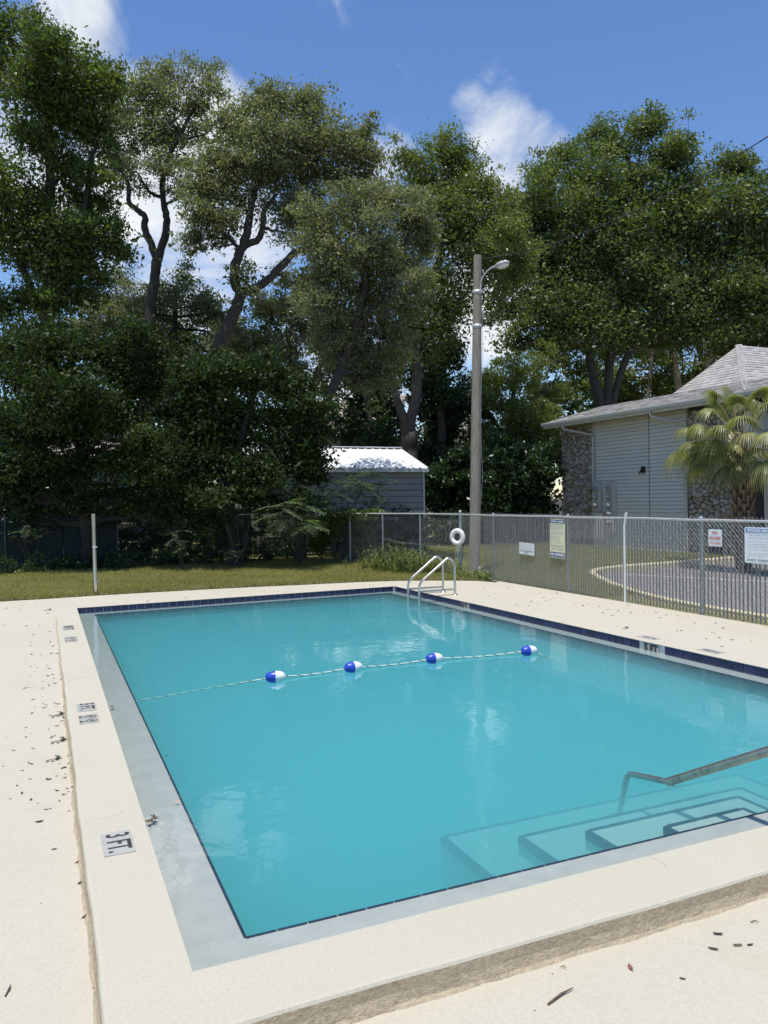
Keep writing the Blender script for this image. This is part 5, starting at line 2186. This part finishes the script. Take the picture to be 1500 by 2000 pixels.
sapling('feathery sapling with drooping fronds in front of the shed corner', ft(585, 22.3), [at(545, 950, 22.0), at(590, 975, 21.8), at(610, 1005, 22.4), at(560, 1010, 21.6), at(640, 940, 22.6), at(575, 930, 22.2), at(600, 1020, 21.2), at(555, 985, 21.2)], 12, .70)
sapling('pale green feathery sapling leaning out of the dark left of the shed', ft(470, 22.0), [at(430, 970, 21.6), at(405, 955, 21.8), at(450, 1000, 22.0), at(495, 925, 22.1)], 8, .55)
sapling('small feathery sapling with one lit spray above the shaded grass', ft(355, 21.6), [at(345, 1040, 21.3), at(362, 1060, 21.2), at(330, 1030, 21.5)], 6, .42)
sapling('low feathery sapling near the dark foot of the screen fence', ft(450, 21.6), [at(440, 1075, 21.4), at(475, 1068, 21.8)], 7, .45)
sapling('feathery branch spreading across the grey shed wall', ft(668, 24.2), [at(690, 925, 24.0), at(725, 915, 24.0), at(745, 945, 24.1), at(705, 955, 24.0), at(670, 950, 23.8), at(735, 970, 24.0), at(700, 940, 23.6)], 12, .72)
sapling('faint feathery sapling in deep shade at the far left', ft(60, 22.0), [at(55, 1030, 21.6), at(90, 1025, 21.8), at(30, 1040, 22)], 7, .5)

# weeds along the back fence
for i, (px, D, h, n, lab) in enumerate([(765, 21.0, .62, 90, 'clump of tall weeds at the foot of the bare fence'), (800, 20.6, .55, 90, 'weeds with pale dry stems between the two thin fence posts'), (842, 20.2, .42, 70, 'low weeds against the fence left of the life ring'), (735, 21.6, .5, 60, 'weeds beside the thin post nearest the vines')]):
    f = P(px, 1090, D)
    root = empty('weed_clump', (f.x, f.y, 0), lab, 'weeds', 'weeds along the back fence')
    V, R = [], []
    for k in range(n):
        b_ = np.array([f.x + rng.normal() * .32, f.y + rng.normal() * .16, 0])
        hh = h * rng.uniform(.4, 1.25)
        ln = rng.normal(size=2) * .25 * hh
        t1 = b_ + np.array([ln[0] * .4, ln[1] * .4, hh * .6])
        t2 = b_ + np.array([ln[0], ln[1], hh])
        w = np.array([.010, .004, 0]) * rng.uniform(.7, 1.5)
        V += [b_ - w, b_ + w, t1 + w * .8, t1 - w * .8, t1 - w * .8, t1 + w * .8, t2, t2]
        c = rng.random()
        R += [c, c]
        for q in range(7):
            p = b_ + (t2 - b_) * rng.uniform(.2, 1)
            d = rng.normal(size=3)
            d[2] = abs(d[2]) * .5
            d /= np.linalg.norm(d)
            sd = np.cross(d, [0, 0, 1.])
            V += [p, p + d * .05 + sd * .018, p + d * .11, p + d * .05 - sd * .018]
            R.append(rng.random())
    link('foliage', fast_mesh('foliage', np.array(V), 4, {'rnd': R, 'clump': rng.random(len(R))}), L_weed, root)['kind'] = 'stuff'

# ------------------------------------------------------------------ palm
pf = AX(1452, 1060, 17.0)
palm = empty('cabbage_palm', (pf.x, pf.y, 0), 'fan leaved palm with criss cross trunk in front of the stone pier', 'palm')
pt_top = AX(1462, 900, 17.0)
mb = MB()
rad = .245
zt = pt_top.z
mb.tube([(pf.x, pf.y, -.1), (pf.x, pf.y, zt * .5), (pf.x + .02, pf.y, zt)], [rad * .8, rad * .85, rad * .8], 14)
trk = mb.build('trunk', M_bark, palm)
M_boot = simple('palm_boot', (.30, .215, .135), .85, var=.35, scale=14, bump=.4)
boot_me = MB()
for sg in (-1, 1):
    boot_me.faces([(0, 0, 0), (sg * .02, .045, .02), (sg * .10, .12, .30), (sg * .14, .085, .33), (sg * .05, -.0, .02), (sg * .13, .05, .32)], [(0, 1, 2), (0, 2, 3), (0, 3, 5), (0, 5, 4), (2, 3, 5)])
bm_ = boot_me.mesh('boot')
bm_.materials.append(M_boot)
row = 0
z = .15
while z < zt - .05:
    for k in range(8):
        a = 2 * math.pi * (k + .5 * (row % 2)) / 8 + rng.normal() * .06
        o = bpy.data.objects.new('boot', bm_)
        COL.objects.link(o)
        o.parent = palm
        o.matrix_parent_inverse = Matrix.Translation(-palm.location)
        o.location = (pf.x + math.cos(a) * rad * .78, pf.y + math.sin(a) * rad * .78, z)
        o.rotation_euler = (0, 0, a - math.pi / 2)
        sc_ = rng.uniform(.8, 1.1)
        o.scale = (sc_, sc_, sc_)
    z += .17
    row += 1
crown_c = Vector((pf.x + .02, pf.y, zt + .15))


def fan(hub, direction, R_, droopk):
    """costapalmate fan leaf: segments radiating from the hub and hanging at the tips"""
    d = Vector(direction).normalized()
    sd = d.cross(Vector((0, 0, 1)))
    if sd.length < .1:
        sd = Vector((1, 0, 0))
    sd.normalize()
    nrm = sd.cross(d).normalized()
    V, R = [], []
    for k in range(40):
        a = math.radians(-120 + 240 * k / 39)
        L_ = R_ * (.72 + .28 * math.cos(a * .75)) * rng.uniform(.88, 1.08)
        e = d * math.cos(a) + sd * math.sin(a)
        w0 = .020
        wd = e.cross(nrm).normalized()
        prev = None
        c = rng.random()
        for q in range(6):
            t_ = q / 5
            p = hub + e * (L_ * t_ * (1 - .12 * t_ * t_ * droopk)) + nrm * (.10 * R_ * math.sin(t_ * 2.2) * .5) + Vector((0, 0, -1)) * (L_ * droopk * .70 * t_ ** 1.9)
            w = w0 * (1.15 if q < 3 else (1.0 - t_) * 2.2 + .06) * R_
            cur = (p - wd * w, p + wd * w)
            if prev:
                V += [prev[0], prev[1], cur[1], cur[0]]
                R.append(c)
            prev = cur
    return V, R


fr_spec = [(1392, 800, 1.0), (1440, 785, .9), (1495, 795, 1.0), (1352, 862, 1.5), (1395, 885, 1.5), (1462, 846, 1.35), (1375, 830, 1.2), (1520, 880, 1.5), (1425, 770, .7), (1485, 772, .8), (1540, 815, 1.2), (1415, 835, 1.2), (1478, 900, 1.5), (1555, 865, 1.4), (1440, 845, 1.2), (1500, 845, 1.3), (1370, 905, 1.6), (1425, 880, 1.5), (1345, 835, 1.3), (1410, 795, 1.0), (1465, 800, .9), (1385, 860, 1.4), (1530, 845, 1.3), (1450, 820, 1.1), (1435, 905, 1.6), (1515, 910, 1.6), (1360, 885, 1.6), (1400, 775, .8), (1440, 870, 1.6), (1405, 860, 1.5), (1475, 875, 1.6), (1500, 900, 1.7), (1415, 910, 1.7), (1330, 880, 1.6), (1455, 790, 1.0)]
for i, (px, py, dr) in enumerate(fr_spec):
    off = rng.uniform(-.75, .35)
    hubp = AX(px, py, 17.0 + off * .9)
    d = hubp - crown_c
    mb = MB()
    mid_ = crown_c.lerp(hubp, .5) + Vector((0, 0, .10 * d.length))
    mb.tube([crown_c + Vector((0, 0, -.1)), mid_, hubp], [.022, .016, .011], 6)
    st = None
    dd_ = d.normalized()
    V, R = fan(hubp, (dd_.x, dd_.y, dd_.z * .6 - .08), .76 * rng.uniform(.85, 1.1), dr)
    fr = link('frond', fast_mesh('frond', np.array([tuple(v) for v in V]), 4, {'rnd': R, 'clump': [rng.uniform(.2, .9)] * len(R)}), L_palm, palm)
    mb.build('stalk', M_boot, fr)

# ------------------------------------------------------------------ grass blades


def grass(name, label, n, region, h0, h1, w, leaf):
    xy = region(n)
    n = len(xy)
    z = np.array([lawn_z(x, y) if x < 9.46 else -.06 for x, y in xy])
    a = rng.uniform(0, 2 * math.pi, n)
    hh = rng.uniform(h0, h1, n)
    dx = np.stack([np.cos(a), np.sin(a), np.zeros(n)], 1)
    ln = rng.normal(size=(n, 3)) * 1.0
    ln[:, 2] = 0
    b = np.stack([xy[:, 0], xy[:, 1], z], 1)
    tip = b + ln * hh[:, None] + np.array([0, 0, 1]) * hh[:, None]
    V = np.stack([b - dx * w, b + dx * w, tip], axis=1).reshape(-1, 3)
    pat = .5 + .5 * np.sin(xy[:, 0] * 1.9 + 2 * np.sin(xy[:, 1] * 1.3)) * np.sin(xy[:, 1] * 2.3 + xy[:, 0] * .7)
    o = link(name, fast_mesh(name, V, 3, {'rnd': rng.random(n), 'clump': pat * .7 + rng.random(n) * .3}), leaf)
    tag(o, label, 'grass', kind='stuff')


def reg_lawn(n):
    x = rng.uniform(-7, 9.5, n)
    f_ = np.array([deck_far_y(v) for v in x])
    y = f_ + .02 + (24 - f_) * rng.random(n) ** 1.5
    # ragged bare patches by the deck
    keep = (rng.random(n) < .35 + 1.6 * np.clip(y - f_, 0, .5)) & ~((x > 9.3) & (y < 15.6))
    return np.stack([x, y], 1)[keep]


grass('grass', 'short mown grass between the deck and the trees', 120000, reg_lawn, .025, .075, .007, L_grass)


def reg_side(n):
    x = rng.uniform(9.6, 19.6, n)
    y = rng.uniform(12, 30, n)
    ky = np.interp(x, [10.3, 11.2, 12, 12.7, 13.4, 14.5, 20], [10, 13.5, 15, 16.2, 16.9, 17.25, 17.75])
    k_ = y > ky
    return np.stack([x, y], 1)[k_]


grass('side_grass', 'longer grass between the fence and the building', 70000, reg_side, .05, .13, .012, L_grass)
# clumps hugging the fence corner
f = P(955, 1122, 18.4)
leafy('weed_clump', 'low green weeds along the deck edge by the fence corner', 'weeds', [((9.35, 15.7, .05), (.25, .35, .10), 1), ((9.3, 16.4, .05), (.2, .4, .12), 1), ((9.42, 17.0, .08), (.2, .3, .15), .8)], L_weed, 420, .06, 'weeds along the back fence', stems=False)

# dead leaves and bits along the lawn's edge
n = 2600
x = rng.uniform(-7, 9.2, n)
y = np.array([deck_far_y(v) for v in x]) + .02 + rng.exponential(.13, n)
pts = np.stack([x, y, np.array([lawn_z(a_, b_) for a_, b_ in zip(x, y)]) + rng.uniform(.015, .05, n)], 1)
M_lit = leaf_mat('lawn_litter', (.07, .048, .03), (.17, .12, .075), (.34, .27, .18), .1, .8, .2)
Ls = rng.uniform(.025, .075, n)
o = link('leaf_litter', fast_mesh('leaf_litter', leaf_polys(pts, Ls, Ls * .5, 1.2), 4, {'rnd': rng.random(n), 'clump': rng.random(n)}), M_lit)
tag(o, 'dry leaf litter along the edge of the lawn', 'leaf litter', kind='stuff')

# ------------------------------------------------------------------ fallen leaves and twigs


def leaf_shape(kind):
    mb = MB()
    if kind == 'oval':
        outl = [(-1, 0, .10), (-.55, .30, .16), (0, .40, .10), (.55, .28, .16), (1, 0, .26), (.55, -.28, .20), (0, -.40, .16), (-.55, -.30, .22)]
        mb.poly([outl[0], (0, 0, .0), outl[2], outl[1]])
        mb.poly([(0, 0, 0), outl[4], outl[3], outl[2]])
        mb.poly([outl[0], outl[7], outl[6], (0, 0, 0)])
        mb.poly([(0, 0, 0), outl[6], outl[5], outl[4]])
        mb.poly([(-1, .02, .10), (-1.5, .03, .12), (-1.5, -.03, .12), (-1, -.02, .10)])
    elif kind == 'curl':
        n = 7
        for k in range(n):
            t0, t1 = -1 + 2 * k / n, -1 + 2 * (k + 1) / n
            for (a0, a1) in ((-1.3, -.3), (-.3, .7), (.7, 1.6)):
                def pt(t_, a):
                    w = .26 * math.sqrt(max(.02, 1 - t_ * t_))
                    return (t_, math.sin(a) * w, .26 - math.cos(a) * w + .08 * t_ * t_)
                mb.poly([pt(t0, a0), pt(t1, a0), pt(t1, a1), pt(t0, a1)])
    elif kind == 'sprig':
        for k in range(7):
            a = k * .9 - 2.4
            o = Vector((-.6 + k * .2, 0, .08))
            e = o + Vector((math.cos(a) * .75, math.sin(a) * .75, .12 + .1 * (k % 3)))
            sd = Vector((-math.sin(a), math.cos(a), .3)) * .17
            m_ = o.lerp(e, .55)
            mb.poly([o, m_ + sd, e, m_ - sd])
        mb.tube([(-1, 0, .05), (0, .05, .1), (.8, 0, .06)], .035, 5)
    elif kind == 'chip':
        mb.poly([(-1, -.2, .05), (.2, -.35, .12), (1, .1, .05), (.1, .3, .2)])
        mb.poly([(-1, -.2, .05), (.1, .3, .2), (-.5, .35, .04)])
    return mb.mesh('fallen_leaf')


M_leafs = {
    'brown': simple('dry_brown_leaf', (.105, .070, .042), .8, var=.3, scale=60),
    'dark': simple('dark_dry_leaf', (.060, .048, .034), .8, var=.3, scale=60),
    'red': simple('reddish_dry_leaf', (.22, .075, .055), .7, var=.3, scale=60),
    'tan': simple('tan_dry_leaf', (.24, .18, .11), .8, var=.3, scale=60),
    'green': simple('faded_green_leaf', (.14, .145, .07), .7, var=.3, scale=60),
    'yellow': simple('yellow_leaf', (.55, .33, .07), .6, var=.2, scale=60),
    'olive': simple('dark_olive_leaf', (.045, .055, .025), .7, var=.3, scale=60),
}
LM = {}


def lmesh(kind, col):
    if (kind, col) not in LM:
        me = leaf_shape(kind)
        me.materials.append(M_leafs[col])
        LM[(kind, col)] = me
    return LM[(kind, col)]


def drop(px, py, size_px, kind, col, label=None, group=None, z=None, rot=None, name='fallen_leaf', cat='leaf', pos=None):
    p = pos if pos is not None else G(px, py, z if z is not None else 0)
    if z is None:
        z = 0
        for _ in range(4):
            if p.x < .17 or (p.y < 2.80):
                z = deck_z(p.x, p.y)
            p = G(px, py, z) if pos is None else Vector((p.x, p.y, z))
    D = (Vector(p) - Vector((0, 0, CAM_H))).dot(fwd)
    s = size_px * .5 * D / FPX
    o = bpy.data.objects.new(name, lmesh(kind, col))
    COL.objects.link(o)
    o.location = (p.x, p.y, p.z + .002)
    o.rotation_euler = (0, 0, rot if rot is not None else rng.uniform(0, 6.28))
    o.scale = (s, s, s)
    tag(o, label, cat, group)
    return o


single = [
    (1231, 1891, 22, 'oval', 'red', 'reddish dry leaf lying alone on the near deck below the coping', 1.2),
    (1402, 1826, 20, 'curl', 'dark', 'dark curled leaf just below the coping face at the right', -.6),
    (1393, 1855, 20, 'curl', 'brown', 'brown curled leaf, second below the coping face at the right', -.8),
    (1441, 1848, 20, 'curl', 'green', 'greenish dry leaf between two darker leaves on the near deck', -.4),
    (1465, 1847, 15, 'curl', 'dark', 'thin dark leaf nearest the right edge of the near deck', -.2),
    (1333, 1913, 13, 'curl', 'dark', 'small black curled leaf right of the reddish leaf', -.9),
    (201, 1975, 28, 'oval', 'red', 'rust red curled leaf at the foot of the coping in the bottom left', 1.0),
    (191, 1930, 20, 'oval', 'brown', 'oval grey brown leaf near the bottom of the left deck', -.25),
    (165, 1791, 16, 'oval', 'brown', 'folded brown leaf beside the left coping below the 3 FT. marker', .9),
    (159, 1725, 18, 'curl', 'dark', 'narrow dark leaf on the left deck across from the 3 FT. marker', .5),
    (152, 1684, 14, 'oval', 'red', 'small reddish leaf beside the left coping near the 3 FT. marker', .7),
    (106, 1659, 12, 'oval', 'dark', 'small dark leaf in open deck left of the 3 FT. marker', .1),
    (77, 1606, 16, 'curl', 'dark', 'thin black leaf on the open left deck', .0),
    (108, 1484, 34, 'sprig', 'olive', 'dark sprig of several leaves beside the left coping', .1),
    (125, 1500, 16, 'chip', 'dark', 'dark leaf scrap just below the leafy sprig', .4),
    (118, 1448, 36, 'sprig', 'dark', 'heap of dark leaf litter in the corner of the left coping', .2),
    (116, 1397, 32, 'sprig', 'dark', 'upper heap of leaf litter against the left coping', .4),
    (95, 1192, 15, 'sprig', 'dark', 'dark star shaped dry leaf at the far end of the left deck', 0),
    (1223, 1227, 19, 'sprig', 'olive', 'dark star shaped leaf on the right deck', .1),
    (1391, 1236, 6, 'chip', 'dark', 'tiny dark chip on the right deck past the star shaped leaf', .1),
]
for (px, py, sz, kind, col, lab, rot) in single:
    drop(px, py, sz, kind, col, lab, None, None, rot)
# on the ledge and the water
drop(296, 1603, 40, 'sprig', 'brown', 'clump of wet brown and green leaves on the gutter ledge by the 3 FT. marker', z=LZ + .022, rot=.15)
drop(290, 1607, 26, 'sprig', 'tan', 'wet tan leaf tucked under the leaf clump on the gutter ledge', z=LZ + .016, rot=-.6)
drop(345, 1566, 12, 'oval', 'yellow', 'round yellow leaf on the gutter ledge', z=WZ, rot=.2)
drop(332, 1518, 9, 'oval', 'red', 'small red brown leaf on the blue trim of the ledge', z=WZ, rot=.1)
drop(217, 1382, 20, 'sprig', 'green', 'small green twig of leaves on the ledge beside the 5 FT. marker', z=WZ, rot=.3)
drop(325, 1477, 7, 'curl', 'dark', 'thin dark leaf floating just off the left ledge', z=WZ, rot=.0)
drop(1170, 1507, 6, 'chip', 'dark', 'dark speck floating in the middle of the water', z=WZ, rot=.2)
drop(1176, 1464, 6, 'chip', 'yellow', 'yellow speck floating in the middle of the water', z=WZ, rot=.2)
drop(224, 1289, 9, 'chip', 'dark', 'dark leaf on the blue trim at the far part of the ledge', z=WZ, rot=.2)
drop(176, 1277, 8, 'chip', 'dark', 'dark leaf hanging over the far part of the left ledge', z=-.06, rot=.2)
# scatter
gl = 'small dry leaves scattered on the left deck'
n_l = 0
while n_l < 130:
    py = 1185 + 400 * rng.random() ** 1.15
    ex = 107 + (py - 1187) * (210 - 107) / 813
    t_ = rng.random()
    px = ex - 6 - (rng.random() ** (2.2 if t_ < .65 else 1.0)) * (ex + 10) * (.55 if t_ < .65 else 1)
    if px < -10:
        continue
    drop(px, py, rng.uniform(3.5, 10) * (.75 + (py - 1185) / 700), ['curl', 'curl', 'chip', 'oval'][rng.integers(0, 4)], ['brown', 'dark', 'dark', 'tan'][rng.integers(0, 4)], 'small dry leaf scattered on the left deck along the coping', gl)
    n_l += 1
gl2 = 'small dry leaves scattered on the right deck'
for k in range(70):
    y = rng.uniform(6.5, 15)
    x = rng.uniform(7.4, 9.35)
    o = drop(0, 0, 1, ['curl', 'chip'][rng.integers(0, 2)], ['brown', 'dark', 'tan'][rng.integers(0, 3)], 'small dry leaf scattered on the right deck beside the fence', gl2, pos=Vector((x, y, 0)))
    sc_ = rng.uniform(.012, .036)
    o.scale = (sc_, sc_, sc_)
gl3 = 'small dry leaves scattered on the far deck'
for k in range(26):
    x = rng.uniform(-3, 7)
    y = 15.6 + (deck_far_y(x) - 15.6) * rng.random()
    o = drop(0, 0, 1, ['curl', 'chip'][rng.integers(0, 2)], ['brown', 'dark', 'tan'][rng.integers(0, 3)], 'small dry leaf scattered on the far strip of deck by the lawn', gl3, pos=Vector((x, y, 0)))
    sc_ = rng.uniform(.014, .04)
    o.scale = (sc_, sc_, sc_)
gl4 = 'specks of leaf litter on the near deck'
for k in range(26):
    px, py = rng.uniform(0, 1500), rng.uniform(1560, 1995)
    q = G(px, py, -.1)
    if q.x > .1 and q.y > 2.7:
        continue
    drop(px, py, rng.uniform(3, 7), 'chip', ['brown', 'dark', 'tan'][rng.integers(0, 3)], 'tiny speck of leaf litter on the deck nearest the camera', gl4)


def twig(px0, py0, px1, py1, label, r=.004):
    z = -.1 if px0 > 400 else -.06
    a, b = G(px0, py0, z), G(px1, py1, z)
    a.z, b.z = deck_z(a.x, a.y) + .006, deck_z(b.x, b.y) + .010
    mb = MB()
    m_ = a.lerp(b, .55) + Vector((.004, .006, .002))
    mb.tube([a, m_, b], [r, r * 1.15, r * .5], 6)
    o = mb.build('twig', M_leafs['brown'])
    tag(o, label, 'twig')


twig(1070, 1957, 1119, 1927, 'thin grey twig on the near deck below the coping')
twig(10, 1941, 21, 1920, 'short thin twig at the left edge of the deck', .003)
twig(1466, 1797, 1482, 1798, 'tiny straight twig near the coping face at the right', .0025)
twig(1095, 1884, 1107, 1888, 'tiny twig between the coping face and the reddish leaf', .0018)
print('leaves in crowns', tree.count, 'tiles', n_tiles)
